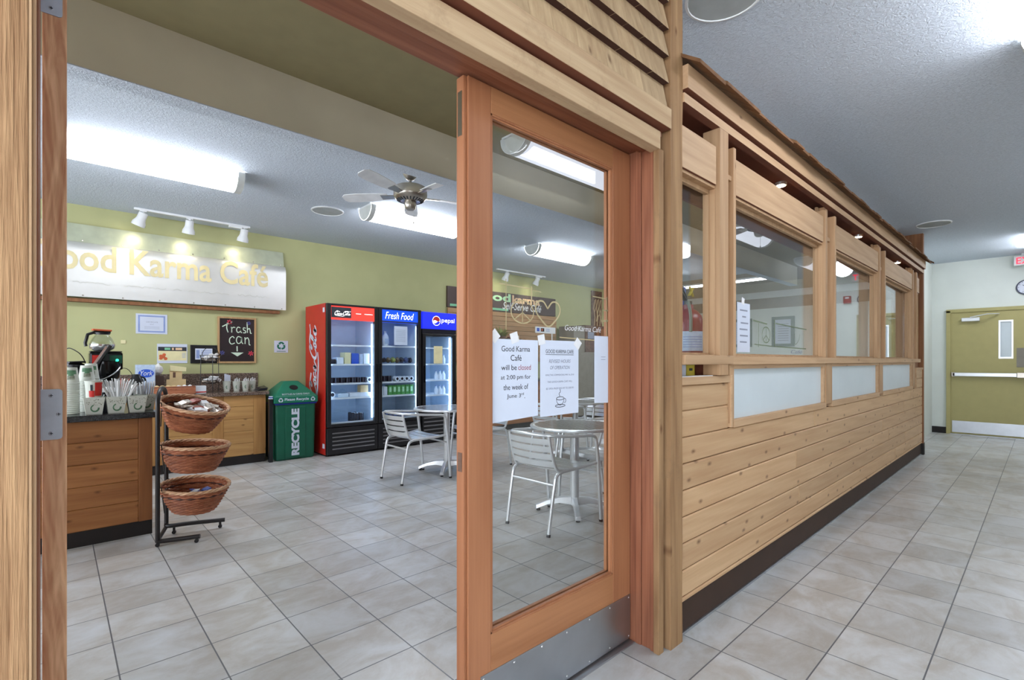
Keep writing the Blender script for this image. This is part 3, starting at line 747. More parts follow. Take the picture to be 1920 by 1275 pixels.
# ------------------------------------------------------------------ fans
def fan(x, y, zt, ang, lab, blade, detail=True):
    r = tag(empty('ceiling_fan', (x, y, zt)), lab, 'ceiling fan')
    B().lathe([(.062, 0), (.070, -.012), (.058, -.045), (.036, -.075), (.02, -.085)], (x, y, zt), 24).build('canopy', 'nickel', r, 40)
    B().cyl((x, y, zt - .08), (x, y, zt - .14), .013).build('downrod', 'nickel', r, 40)
    mz = zt - .135
    h = B().lathe([(.03, 0), (.118, -.006), (.143, -.020), (.145, -.080), (.140, -.098), (.118, -.122), (.09, -.134), (.06, -.138)], (x, y, mz), 32).build('motor_housing', 'nickel', r, 35)
    vb = B()
    for i in range(24):
        a = 2 * PI * i / 24; c, s = math.cos(a), math.sin(a)
        vb.bar((x + c * .085, y + s * .085, mz - .1365), (x + c * .117, y + s * .117, mz - .1235), .009, .005)
    vb.build('vent_slot', 'ink', h)
    B().lathe([(.05, 0), (.052, -.03), (.045, -.06), (.03, -.072), (.0, -.074)], (x, y, mz - .135), 24, caps=False).build('switch_cup', 'nickel', r, 40)
    b = B().tube([(x + .03, y, mz - .195), (x + .031, y, mz - .30)], .0012, 5); b.lathe([(.001, 0), (.006, -.006), (.006, -.02), (.001, -.024)], (x + .031, y, mz - .30), 10)
    b.build('pull_chain', 'nickel', r)
    for k in range(5):
        a = ang + 2 * PI * k / 5; R = Matrix.Rotation(a, 3, 'Z'); P = Matrix.Rotation(math.radians(12), 3, 'X')
        out = [(.20, -.045), (.30, -.058), (.48, -.066), (.58, -.06), (.61, -.03), (.61, .03), (.58, .06), (.48, .066), (.30, .058), (.20, .045)]
        f = lambda u, v, w: Vector((x, y, mz - .085)) + R @ (P @ Vector((u, v, w)))
        n = len(out); bb = B(); bb.add([f(u, v, 0) for u, v in out] + [f(u, v, .006) for u, v in out],
                                       [list(range(n))[::-1], list(range(n, 2 * n))] + [[i, (i + 1) % n, n + (i + 1) % n, n + i] for i in range(n)])
        bl = bb.build('blade', blade, r)
        B().hexa([f(.11, -.02, -.01), (f(.26, -.035, -.004)), f(.26, .035, -.004), f(.11, .02, -.01), f(.11, -.02, 0), f(.26, -.035, .001), f(.26, .035, .001), f(.11, .02, 0)]).build('blade_iron', 'nickel', bl)
fan(2.265, 3.75, CZ, math.radians(58), 'nickel ceiling fan in front of a lit lamp in the doorway view', 'fan_blade')
fan(5.45, 2.05, CZ, math.radians(140), 'ceiling fan with brown blades seen through the narrow window', 'fan_blade_dark')

# ------------------------------------------------------------------ track lights
def track(x0, x1, y, heads, lab, aimy=6.85, aimz=2.2):
    z = CZ
    r = tag(empty('track_light', ((x0 + x1) / 2, y, z)), lab, 'track light')
    B().box(x0, x1, y - .018, y + .018, z - .022, z).build('rail', 'white', r, bevel=.002)
    xb = x0 + (x1 - x0) * .86; B().box(xb - .07, xb + .07, y - .022, y + .022, z - .045, z - .02).build('feed_box', 'white', r, bevel=.003)
    for (hx_, dx) in heads:
        p = Vector((hx_, y, z - .06)); t = Vector((hx_ + dx, aimy, aimz)); d = (t - p).normalized()
        h = B().cyl((hx_, y, z - .02), (hx_, y, z - .055), .012, n=10).box(hx_ - .03, hx_ + .03, y - .015, y + .015, z - .032, z - .02)
        q = Vector((0, 0, 1)).rotation_difference(d).to_matrix()
        h.lathe([(.03, -.02), (.042, -.012), (.043, .05), (.048, .07), (.062, .10), (.064, .135), (.058, .135), (.052, .12)], p, 20, mtx=q, caps=True)
        ho = h.build('lamp_head', 'white', r, 35)
        B().lathe([(.05, .121), (.05, .124)], p, 20, mtx=q).build('bulb_face', 'spotface', ho)
        ld = bpy.data.lights.new('spot', 'SPOT'); ld.energy = SPOT_W; ld.spot_size = math.radians(66); ld.spot_blend = .6; ld.color = (1, .9, .66); ld.shadow_soft_size = .05
        lo = bpy.data.objects.new('spot_beam', ld); COL.objects.link(lo); lo.parent = r
        lo.location = p + d * .145 - WO[r.name]; lo.rotation_euler = d.to_track_quat('-Z', 'Y').to_euler()
track(.62, 1.76, 6.665, [(.70, -.22), (1.13, -.03), (1.70, -.06)], 'white track with three spot heads above the metal cafe sign')
track(5.80, 7.05, 6.665, [(6.05, -.05), (6.85, -.1)], 'white track with spot heads above the dark brown sign', 6.9, 2.3)

# ------------------------------------------------------------------ puck lamps in the partition cove
for i, (x, lab) in enumerate(((3.47, 'small lit puck lamp in the cove above the peace sign window'), (5.43, 'small lit puck lamp in the cove above the third window'),
                              (7.2, 'small lit puck lamp in the cove above the fourth window'))):
    r = tag(empty('puck_lamp', (x, 1.17, 2.362)), lab, 'lamp', 'puck lamps in the partition cove')
    B().lathe([(.034, 2.36), (.036, 2.38)], (x, 1.17, 0), 16).build('housing', 'alu', r)
    B().lathe([(.026, 2.357), (.026, 2.3605)], (x, 1.17, 0), 16).build('lens', 'puck', r)

# ------------------------------------------------------------------ things on the cafe back wall
WY = 6.95
r = tag(empty('cafe_sign', (1.1, 6.9, 1.889)), 'large brushed metal cafe sign with pale gold letters over the coffee counter', 'sign')
x0, x1 = -.55, 2.243
prof = [(6.835, 1.889)] + [(6.835, 2.36)] + [(6.835 + .055 * (1 - math.cos(t * PI / 12)), 2.36 + .11 * math.sin(t * PI / 12)) for t in range(1, 7)]
b = B(); n = len(prof)
vs = [(x0, y, z) for y, z in prof] + [(x1, y, z) for y, z in prof] + [(x0, y + .004, z) for y, z in prof] + [(x1, y + .004, z) for y, z in prof]
fs = [[i, i + 1, n + i + 1, n + i] for i in range(n - 1)] + [[2 * n + i, 3 * n + i, 3 * n + i + 1, 2 * n + i + 1] for i in range(n - 1)]
fs += [[0, n, 3 * n, 2 * n]] + [[i, 2 * n + i, 2 * n + i + 1, i + 1] for i in range(n - 1)] + [[n + i, n + i + 1, 3 * n + i + 1, 3 * n + i] for i in range(n - 1)]
b.add(vs, fs); b.build('metal_panel', 'sign_metal', r, 50)
B().hexa([(x0, 6.888, 2.468), (x1 - .01, 6.888, 2.468), (x1 - .01, 6.90, 2.468), (x0, 6.90, 2.468), (x0, 6.925, 2.665), (x1 - .01, 6.925, 2.665), (x1 - .01, 6.937, 2.665), (x0, 6.937, 2.665)]).build('top_panel', 'sage_glaze', r)
B().box(x0, x1 - .07, 6.86, 6.95, 1.84, 1.875).box(x0, x1 - .08, 6.87, 6.95, 2.3, 2.4).build('mount_shadow_rail', 'brown_post', r)  # lower strip's brown stands in for the shadow below the sign
b = B()
for i in range(9):
    for z, y in ((1.905, 6.834), (2.488, 6.890)):
        b.lathe([(.008, 0), (.005, .004)], (-.45 + i * .33, y, z), 10, mtx=RX.to_4x4().to_3x3() if False else Matrix.Rotation(PI / 2, 3, 'X'))
b.build('screw', 'nickel', r)
b = B(); b.text('Good Karma Café', (-.20, 6.834, 2.165), X_, Z_, 2.22, .285, .004, 0, .02)
b.build('lettering', 'gold', r)
b = B(); k = 0
for xx, w in ((.13, .30), (.55, .38), (1.0, .08), (1.15, .42), (1.67, .36)):
    pts = []; m = int(w / .02)
    for i in range(m + 1): pts.append((xx + i * w / m, 2.04 + .010 * random.uniform(-1, 1)))
    k += 1; b.stroke(cat_rom(pts, 3), .009, (0, 6.834, 0), X_, Z_, nn, .001)
b.build('small_line', 'gold_dim', r)

r = tag(empty('certificate', (.81, WY, 1.528)), 'white certificate with blue border on the wall under the sign', 'paper notice')
B().box(.663, .956, 6.944, WY, 1.528, 1.755).build('sheet', 'paper', r)
b = B().box(.683, .936, 6.9425, 6.944, 1.545, 1.738).mat(1).box(.70, .919, 6.941, 6.9425, 1.562, 1.721).mat(2)
b.text('CERTIFICATE', (.755, 6.9405, 1.655), X_, Z_, .11, .014, .0005).text('2018', (.79, 6.9405, 1.632), X_, Z_, .035, .009, .0005)
for i in range(3): b.box(.74, .88, 6.9403, 6.9408, 1.61 - i * .012, 1.612 - i * .012)
b.build('print', ['blue_paper', 'paper', 'ink_grey'], r)

r = tag(empty('chalkboard', (1.685, WY, 1.19)), 'framed chalkboard reading trash can with a chalk arrow', 'sign')
x0, x1, z0, z1 = 1.467, 1.903, 1.19, 1.77
B().box(x0 + .02, x1 - .02, 6.93, 6.945, z0 + .02, z1 - .02).build('board', 'board_black', r)
B().box(x0, x0 + .022, 6.92, WY, z0, z1).box(x1 - .022, x1, 6.92, WY, z0, z1).box(x0 + .022, x1 - .022, 6.92, WY, z0, z0 + .022).box(x0 + .022, x1 - .022, 6.92, WY, z1 - .022, z1).build('frame', 'tan_frame', r, bevel=.003)
b = B(); og = Vector((x0, 6.9295, z0))
def ck(p, w=.011, smooth=True): b.stroke(cat_rom(p, 5) if smooth else p, w, og, X_, Z_, nn, .0006)
ck([(.05, .455), (.16, .52)], .012, False); ck([(.105, .50), (.10, .44), (.115, .385)])                            # T
ck([(.155, .385), (.155, .425), (.15, .455)]); ck([(.152, .43), (.175, .452), (.195, .447)])                        # r
ck([(.255, .445), (.225, .455), (.21, .42), (.225, .388), (.252, .405), (.258, .45), (.257, .40), (.272, .385)])    # a
ck([(.315, .445), (.29, .45), (.288, .425), (.31, .412), (.312, .388), (.285, .386)])                                # s
ck([(.33, .52), (.333, .45), (.335, .388)]); ck([(.335, .425), (.355, .445), (.366, .42), (.37, .385), (.385, .383)])  # h
ck([(.185, .315), (.165, .335), (.135, .31), (.132, .265), (.155, .24), (.19, .255)])                                # c
ck([(.265, .325), (.225, .335), (.208, .29), (.225, .25), (.258, .265), (.268, .33), (.268, .27), (.285, .245)])    # a
ck([(.305, .33), (.308, .285), (.307, .245)]); ck([(.308, .30), (.335, .325), (.352, .29), (.355, .24), (.37, .232)])  # n
ck([(.215, .215), (.217, .15)], .013, False)
b.prism([(.145, .135), (.29, .135), (.22, .085)], og + Vector((0, -.0006, 0)), X_, Z_, (0, .0004, 0))
def star(cx, cz, rad):
    for i in range(3):
        a = i * PI / 3 + .3; b.stroke([(cx - rad * math.cos(a), cz - rad * math.sin(a)), (cx + rad * math.cos(a), cz + rad * math.sin(a))], .012, og, X_, Z_, nn, .0006)
b.mat(1); star(.13, .515, .03); star(.375, .125, .032); b.mat(2); star(.35, .51, .024); star(.05, .13, .028)
b.build('chalk_drawing', ['chalk', 'chalk_red', 'chalk_blue'], r)

r = tag(empty('menu_flyer', (1.0, WY, 1.192)), 'yellow and white menu flyer left of the black framed notice', 'paper notice')
B().box(.859, 1.153, 6.944, WY, 1.192, 1.417).build('sheet', 'paper', r)
b = B().box(.868, 1.145, 6.9425, 6.944, 1.222, 1.335).mat(1).box(.868, 1.145, 6.942, 6.944, 1.335, 1.382).mat(2)
for i, (a, z) in enumerate(((.90, 1.25), (.925, 1.265), (.945, 1.245), (.90, 1.275), (.93, 1.29))): b.lathe([(.018, 0), (.014, .002)], (a - .005, 6.9424, z), 10, mtx=Matrix.Rotation(PI / 2, 3, 'X'))
b.mat(3).box(.93, .985, 6.9412, 6.942, 1.347, 1.372).mat(4).box(1.0, 1.02, 6.9412, 6.942, 1.347, 1.372).box(1.035, 1.10, 6.9412, 6.942, 1.347, 1.372).mat(5)
for i in range(5): b.box(1.10, 1.135, 6.9415, 6.9425, 1.255 + i * .013, 1.259 + i * .013)
b.build('print', ['cream', 'ink', 'orange', 'mint_bar', 'peach', 'blue_paper'], r)

r = tag(empty('picture_frame', (1.325, WY, 1.19)), 'black framed notice left of the chalkboard', 'picture frame')
B().box(1.182, 1.462, 6.925, WY, 1.19, 1.41).build('frame', 'black', r, bevel=.004)
b = B().box(1.23, 1.41, 6.9235, 6.926, 1.235, 1.368).mat(1)
for i in range(6): b.box(1.29, 1.40, 6.9225, 6.9236, 1.25 + i * .018, 1.257 + i * .018)
b.box(1.24, 1.275, 6.9225, 6.9236, 1.25, 1.35)
b.build('notice', ['paper', 'blue_paper'], r)

def recyc(b, o, U, V, c, rad, w):
    o = Vector(o); nr = Vector(U).cross(Vector(V)).normalized()
    for k in range(3):
        a = PI / 2 + k * 2 * PI / 3
        P = lambda t, q: (c[0] + q * math.cos(t), c[1] + q * math.sin(t))
        p0 = P(a - .95, rad * .9); p1 = P(a - .25, rad); p2 = P(a + .25, rad); p3 = P(a + .62, rad * .86)
        b.stroke([p0, p1, p2, p3], w, o, U, V, nr, .0006)
        t = a + .95; tip = P(t, rad * .80); d = (Vector(tip) - Vector(p3)); d.normalize(); q = Vector((-d.y, d.x)) * w * 1.05
        b.add([o + Vector(U) * x + Vector(V) * y + nr * .0006 for x, y in (tuple(Vector(p3) + q), tuple(Vector(p3) - q), tip)], [[0, 1, 2]])
r = tag(empty('recycling_placard', (2.22, WY, 1.33)), 'small white placard with green recycling symbol above the bin', 'sign')
B().box(2.13, 2.305, 6.943, WY, 1.33, 1.488).build('card', 'paper', r)
b = B(); recyc(b, (2.217, 6.9428, 1.42), X_, Z_, (0, 0), .044, .024); b.box(2.16, 2.275, 6.9424, 6.943, 1.343, 1.350)
b.build('symbol', 'green_plastic', r)
o = B().box(.53, .575, 6.943, WY, 1.41, 1.45).build('thermostat_button', 'cream', bevel=.006); tag(o, 'tiny pale wall button between coffee brewer and certificate', 'switch')

# second sign seen through the door glass
r = tag(empty('self_serve_sign', (6.2, 6.92, 2.15)), 'dark brown self serve sign with mint and peach letters', 'sign')
B().box(4.9, 7.63, 6.915, WY, 2.14, 2.50).build('board', 'brown_board', r)
b = B().text('good', (5.46, 6.914, 2.285), X_, Z_, .90, .20, .004, 0, .03).mat(1).text('karma', (6.40, 6.914, 2.325), X_, Z_, .76, .15, .004, 0, .03)
b.mat(2).text('Self-Serve Café', (6.15, 6.912, 2.19), X_, Z_, 1.05, .14, .005, .35, .008).mat(3).box(4.95, 6.3, 6.911, 6.915, 2.16, 2.20)
b.build('lettering', ['mint', 'peach', 'white', 'mint_bar'], r)
b = B()
for i in range(11):
    z = 1.20 + i * .085; b.box(4.9, 7.64, 6.90, 6.93, z, z + .08)
r = tag(b.build('slat_panel', 'slatX', bevel=.003), 'tan wood slat panel on the wall under the self serve sign', 'wall panel')
r = tag(empty('serving_counter', (6.2, 6.5, 0)), 'long serving counter under the tan slat panel', 'counter')
B().box(4.95, 7.64, 6.42, 6.88, .1, .84).build('body', 'counterX', r); B().box(4.93, 7.66, 6.36, 6.90, .84, .88).build('worktop', 'granite_brown', r, bevel=.004); B().box(4.98, 7.62, 6.46, 6.86, 0, .1).build('toe_kick', 'black_base', r)
# payment card sign on a post, plant tray
r = tag(empty('payment_sign', (6.9, 6.5, .88)), 'white payment sign with blue and red squares standing on the serving counter', 'sign')
B().box(6.61, 7.16, 6.49, 6.51, 1.745, 1.865).build('panel', 'white', r, bevel=.003)
B().cyl((7.08, 6.51, .883), (7.08, 6.51, 1.80), .012, n=8).lathe([(.08, .88), (.07, .892)], (7.08, 6.51, 0), 16).build('stand', 'white', r)
b = B().box(6.64, 6.71, 6.488, 6.49, 1.775, 1.84).mat(1).box(6.75, 6.84, 6.488, 6.49, 1.775, 1.84).mat(2).lathe([(.022, 0), (.022, .002)], (6.785, 6.4878, 1.808), 14, mtx=Matrix.Rotation(PI / 2, 3, 'X')).mat(3)
for i in range(3): b.box(6.89, 6.99, 6.488, 6.49, 1.78 + i * .022, 1.787 + i * .022)
b.build('print', ['blue_box', 'can_dark', 'orange', 'blue_paper'], r)
r = tag(empty('display_rack', (6.0, 6.55, .88)), 'wooden snack rack with leafy plant on the serving counter behind the door', 'display rack')
for zz in (1.35, 1.55): B().box(5.55, 6.35, 6.45, 6.8, zz, zz + .02).build('shelf', 'slatX', r)
B().box(5.55, 5.58, 6.45, 6.8, .882, 1.62).box(6.32, 6.35, 6.45, 6.8, .882, 1.62).build('side_panel', 'slatX', r)
r = tag(empty('leafy_plant', (5.85, 6.6, 1.57)), 'small yellow green leafy plant on top of the snack rack', 'plant')
B().lathe([(.05, 1.571), (.075, 1.66), (.07, 1.66), (.05, 1.60)], (5.85, 6.6, 0), 16).build('pot', 'bark', r)
b = B()
for i in range(46):
    a = random.uniform(0, 2 * PI); l = random.uniform(.10, .24); e = random.uniform(.15, 1.2)
    d = Vector((math.cos(a) * math.cos(e), math.sin(a) * math.cos(e), math.sin(e))); p = Vector((5.85, 6.6, 1.65)); q = p + d * l; s_ = d.cross(Z_).normalized() * .018
    b.add([p, p + d * l * .5 + s_ + Z_ * .01, q - Z_ * .01, p + d * l * .5 - s_ + Z_ * .01], [[0, 1, 2, 3]])
b.build('foliage', 'leaf', r)
for i in (0, 4, 5, 6, 7, 8):
    x = 5.60 + i * .075
    o = B().box(x, x + .06, 6.48, 6.60, 1.571, 1.571 + random.uniform(.05, .12)).build('snack_bag', random.choice(['foil', 'foil_red', 'brown_food', 'card_tan']), bevel=.015)
    tag(o, 'small snack bag lined up in front of the leafy plant', 'snack', 'snack bags on the rack')

# dark shelf, poster, art, taupe cabinet at the far right of the back wall
r = tag(empty('taupe_cabinet', (8.1, 6.5, 0)), 'taupe cabinet at the far right under dark shelf boxes', 'cabinet')
B().box(7.68, 9.3, 6.40, 6.92, .1, 1.40).build('body', 'taupe', r, bevel=.004); B().box(7.7, 9.28, 6.44, 6.90, 0, .1).build('toe_kick', 'black_base', r)
for i in range(3): B().box(7.70 + i * .535, 8.22 + i * .535, 6.385, 6.40, .12, 1.38).build('door', 'taupe', r, bevel=.003)
r = tag(empty('dark_display_case', (8.0, 6.6, 1.40)), 'dark display case standing on the taupe cabinet', 'display case')
B().box(7.36 + .34, 8.05, 6.48, 6.88, 1.402, 1.93).build('body', 'taupe', r); B().box(8.05, 8.75, 6.46, 6.88, 1.402, 1.96).build('cabinet', 'bark', r)
B().box(8.12, 8.32, 6.452, 6.46, 1.68, 1.82).build('label_card', 'ink_grey', r); B().box(8.40, 8.50, 6.452, 6.46, 1.45, 1.9).box(8.56, 8.66, 6.452, 6.46, 1.45, 1.9).build('door_strip', 'brown_post', r)
r = tag(empty('wall_art', (9.03, 6.93, 1.98)), 'tall brown wall art with pale branches near the cafe corner', 'wall art')
B().box(8.85, 9.22, 6.92, WY, 1.98, 2.80).build('panel', 'bark', r)
b = B()
for px in (8.93, 9.03, 9.13):
    b.tube([(px, 6.915, 2.0), (px + .02, 6.912, 2.2), (px - .03, 6.912, 2.4), (px + .02, 6.912, 2.6)], .012, 6); b.tube([(px, 6.915, 2.3), (px + .06, 6.912, 2.45), (px + .05, 6.912, 2.62)], .008, 6)
b.build('branch', 'branch', r)
# frames on the far white wall
for (ya, yb, za, zb, lab) in ((3.922, 4.406, 1.55, 2.255, 'grey framed notice with white sheet on the far wall'), (4.87, 5.36, 1.56, 2.25, 'dark framed notice on the far wall behind the hanging paper')):
    r = tag(empty('wall_frame', (12.49, (ya + yb) / 2, za)), lab, 'picture frame')
    B().box(12.46, 12.5, ya, ya + .07, za, zb).box(12.46, 12.5, yb - .07, yb, za, zb).box(12.46, 12.5, ya + .07, yb - .07, za, za + .07).box(12.46, 12.5, ya + .07, yb - .07, zb - .07, zb).build('frame', 'grey_frame', r)
    B().box(12.48, 12.5, ya + .07, yb - .07, za + .07, zb - .07).build('sheet', 'paper', r)
    b = B()
    for i in range(8): b.box(12.476, 12.48, ya + .12, yb - .13, za + .14 + i * .055, za + .152 + i * .055)
    b.build('print', 'ink_grey', r)

# ------------------------------------------------------------------ notices taped to the glass
def notice(nm, x0, x1, z0, z1, y, lab, fill=None, skew=0.0, tapes=()):
    r = tag(empty(nm, ((x0 + x1) / 2, y, z0)), lab, 'paper notice')
    B().hexa([(x0, y - .0012, z0 - skew), (x1, y - .0012, z0), (x1, y - .0004, z0), (x0, y - .0004, z0 - skew), (x0, y - .0012, z1), (x1, y - .0012, z1), (x1, y - .0004, z1), (x0, y - .0004, z1)]).build('sheet', 'paper', r)
    if fill:
        b = B(); mats = fill(b, y - .0016); b.build('print', mats, r)
    for tx, tz, a in tapes:
        b = B(); c, s = math.cos(a) * .018, math.sin(a) * .018
        b.prism([(-c - s, -s + c), (c - s, s + c), (c + s, s - c), (-c + s, -s - c)], (tx, y - .0018, tz), X_, Z_, (0, .0005, 0)); b.build('tape', 'crumple', r)
def fill1(b, y):
    for t, z, w, i in (('Good Karma', 1.252, .135, 0), ('Café', 1.220, .052, 0), ('will be', 1.188, .072, 0), ('at 2:00 pm for', 1.152, .142, 0), ('the week of', 1.120, .118, 0), ('June 3', 1.088, .066, 0)):
        xc = 1.173
        if t == 'will be': b.text(t, (1.104, y, z), X_, Z_, w, .018, .0003)
        elif t == 'June 3': b.text(t, (1.13, y, z), X_, Z_, w, .018, .0003)
        else: b.text(t, (xc - w / 2, y, z), X_, Z_, w, None if t == 'Café' else .019, .0003)
    b.text('rd', (1.198, y, 1.10), X_, Z_, .012, .009, .0003).text('.', (1.213, y, 1.088), X_, Z_, .003, .003, .0003)
    b.mat(1).text('closed', (1.183, y, 1.188), X_, Z_, .062, .018, .0003); return ['ink', 'ink_red']
def fill2(b, y):
    b.mat(0).text('GOOD KARMA CAFE', (1.322, y, 1.248), X_, Z_, .158, .014, .0003); b.box(1.322, 1.48, y - .0005, y, 1.2425, 1.244)
    b.mat(1).text('REVISED HOURS', (1.34, y, 1.212), X_, Z_, .122, .013, .0003, .25).text('OF OPERATION', (1.346, y, 1.188), X_, Z_, .112, .013, .0003, .25)
    for t, z, w in (('EFFECTIVE COMMENCING MAY 16, 2018', 1.163, .16), ('THE GOOD KARMA CAFE WILL', 1.138, .14), ('BE OPEN FROM 8:00 AM TO 3:00 PM', 1.113, .155)):
        b.text(t, (1.402 - w / 2, y, z), X_, Z_, w, .007, .0003)
    o = (0, y, 0); st = lambda p, w=.0022: b.stroke(p, w, o, X_, Z_, (0, -1, 0), .0004)
    b.mat(0); st(ell(1.402, 1.078, .021, .006, 20)); st(cat_rom([(1.381, 1.078), (1.385, 1.062), (1.402, 1.053), (1.419, 1.062), (1.423, 1.078)], 5)); st(ell(1.426, 1.069, .008, .008, 12, -1.7, 1.7))
    st(ell(1.402, 1.050, .028, .005, 20)); st(cat_rom([(1.40, 1.086), (1.395, 1.096), (1.403, 1.103), (1.40, 1.113)], 5))
    return ['ink', 'ink_grey']
notice('paper_notice', 1.066, 1.282, 1.022, 1.294, 1.2485, 'large print notice announcing early closing, taped on the left of the door glass', fill1, .010, ((1.075, 1.303, .78), (1.165, 1.30, .3)))
notice('paper_notice', 1.294, 1.510, 1.017, 1.296, 1.2485, 'revised hours notice with a coffee cup drawing on the door glass', fill2, .002, ((1.505, 1.287, .9), (1.30, 1.297, .2)))
def fill3(b, y): b.box(1.655, 1.685, y, y + .0004, 1.235, 1.237).box(1.655, 1.685, y, y + .0004, 1.224, 1.226); return ['ink_grey']
notice('paper_notice', 1.612, 1.712, 1.044, 1.322, 1.2485, 'nearly blank white notice at the right edge of the door glass', fill3, -.004)
def fill4(b, y):
    for i, (a, c) in enumerate(((.02, .12), (.05, .10), (.03, .13), (.015, .12), (.02, .125), (.02, .11))): b.box(2.73 + a, 2.73 + c, y, y + .0004, 1.495 - i * .035, 1.503 - i * .035)
    return ['ink_grey']
notice('paper_notice', 2.715, 2.885, 1.268, 1.54, 1.1365, 'paper notice hanging at the left edge of the peace sign window', fill4, 0, ((2.79, 1.55, 1.4),))

# ------------------------------------------------------------------ fire extinguisher and slot things by the narrow window
r = tag(empty('fire_extinguisher', (2.66, 1.39, 1.246)), 'red fire extinguisher with pale label behind the narrow window', 'fire extinguisher')
B().lathe([(.078, 1.247), (.082, 1.26), (.082, 1.44), (.074, 1.475), (.05, 1.505), (.03, 1.515), (.028, 1.54)], (2.66, 1.39, 0), 28).build('cylinder', 'ext_red', r, 40)
b = B(); n = 20
vs = [(2.66 + .0832 * math.cos(PI * .75 + PI * 1.2 * i / n), 1.39 + .0832 * math.sin(PI * .75 + PI * 1.2 * i / n), z) for z in (1.275, 1.385) for i in range(n + 1)]
b.add(vs, [[i, i + 1, n + 2 + i, n + 1 + i] for i in range(n)]); lb = b.build('label', 'ext_label', r, 60)
b = B()
for k in range(5): 
    z = 1.295 + k * .014; m = 8
    vs = [(2.66 + .0836 * math.cos(PI * 1.05 + PI * .45 * i / m), 1.39 + .0836 * math.sin(PI * 1.05 + PI * .45 * i / m), zz) for zz in (z, z + .005) for i in range(m + 1)]
    b.add(vs, [[i, i + 1, m + 2 + i, m + 1 + i] for i in range(m)])
b.build('label_text', 'blue_paper', lb)
B().cyl((2.66, 1.39, 1.535), (2.66, 1.39, 1.56), .022, n=14).bar((2.63, 1.39, 1.565), (2.54, 1.37, 1.60), .022, .012).bar((2.63, 1.39, 1.58), (2.53, 1.365, 1.63), .02, .006).build('handle', 'black', r)
B().tube(cat_rom([(2.64, 1.38, 1.55), (2.59, 1.35, 1.54), (2.575, 1.33, 1.47), (2.575, 1.33, 1.38)], 6), .009, 8).build('hose', 'grey_frame', r, 40)
B().bar((2.60, 1.352, 1.585), (2.66, 1.36, 1.635), .016, .004).bar((2.60, 1.35, 1.635), (2.66, 1.36, 1.585), .012, .004).build('strap', 'yellow', r)
r = tag(B().box(2.60, 2.80, 1.475, 1.50, 1.247, 1.665).build('blue_board', 'navy', bevel=.004), 'glossy dark blue board standing behind the fire extinguisher', 'board')
o = B().box(2.14, 2.20, 1.16, 1.18, 1.1475, 1.20).build('white_card', 'paper'); tag(o, 'small white card standing in the slot next to the post', 'card')
r = tag(empty('yellow_card', (2.27, 1.20, 1.1475)), 'yellow card with dark mark in the slot under the narrow window', 'card')
B().box(2.225, 2.305, 1.17, 1.19, 1.1475, 1.20).build('card', 'yellow', r); B().box(2.25, 2.28, 1.168, 1.17, 1.172, 1.184).build('mark', 'ink', r)
o = B().box(2.02, 2.32, 1.085, 1.145, 1.1472, 1.1505).build('white_sheet', 'white'); tag(o, 'flat white sheet lying on the ledge beside the post', 'paper')

# ------------------------------------------------------------------ counters
r = tag(empty('coffee_counter', (-.3, 4.6, 0)), 'knotty cedar counter with black granite top in front, holding cups and coffee', 'counter')
b = B()
zz = [.10, .245, .39, .535, .68, .822]
for z0, z1 in zip(zz, zz[1:]): b.box(-1.6, .425, 4.29, 4.31, z0 + .0008, z1 - .0008)
b.build('plank_front', 'counterX', r, bevel=.0035, seg=1)
B().box(.425, .503, 4.284, 4.31, .10, .822).build('corner_board', 'counterZ', r, bevel=.003)
B().box(-1.6, .498, 4.31, 5.05, .10, .822).build('carcass', 'counterZ', r)
B().box(-1.6, .503, 4.294, 5.0, 0, .10).build('toe_kick', 'black_base', r)
B().box(-1.62, .535, 4.245, 5.08, .822, .862).build('worktop', 'granite_black', r, bevel=.004)

r = tag(empty('back_counter', (.6, 6.6, 0)), 'cedar back counter with brown granite top along the green wall', 'counter')
b = B(); zz = [.10, .245, .39, .535, .68, .812]
for xa, xb in ((-1.6, .74), (.85, 1.31), (1.42, 1.74)):
    for z0, z1 in zip(zz, zz[1:]): b.box(xa, xb, 6.434, 6.45, z0 + .001, z1 - .001)
b.build('plank_front', 'backX', r, bevel=.0035, seg=1)
for xa, xb in ((.74, .85), (1.31, 1.42), (1.74, 1.875)): B().box(xa, xb, 6.43, 6.45, .10, .812).build('upright_board', 'backZ', r, bevel=.003)
B().box(-1.6, 1.87, 6.45, 6.93, .10, .812).build('carcass', 'backZ', r)
B().box(-1.6, 1.868, 6.44, 6.9, 0, .10).build('toe_kick', 'black_base', r)
B().box(-1.62, 1.905, 6.395, 6.945, .812, .852).build('worktop', 'granite_brown', r, bevel=.004)
B().box(-1.62, 1.925, 6.925, 6.948, .852, 1.065).build('backsplash', 'granite_brown', r, bevel=.002)

# ------------------------------------------------------------------ things on the coffee counter
CT = .8625
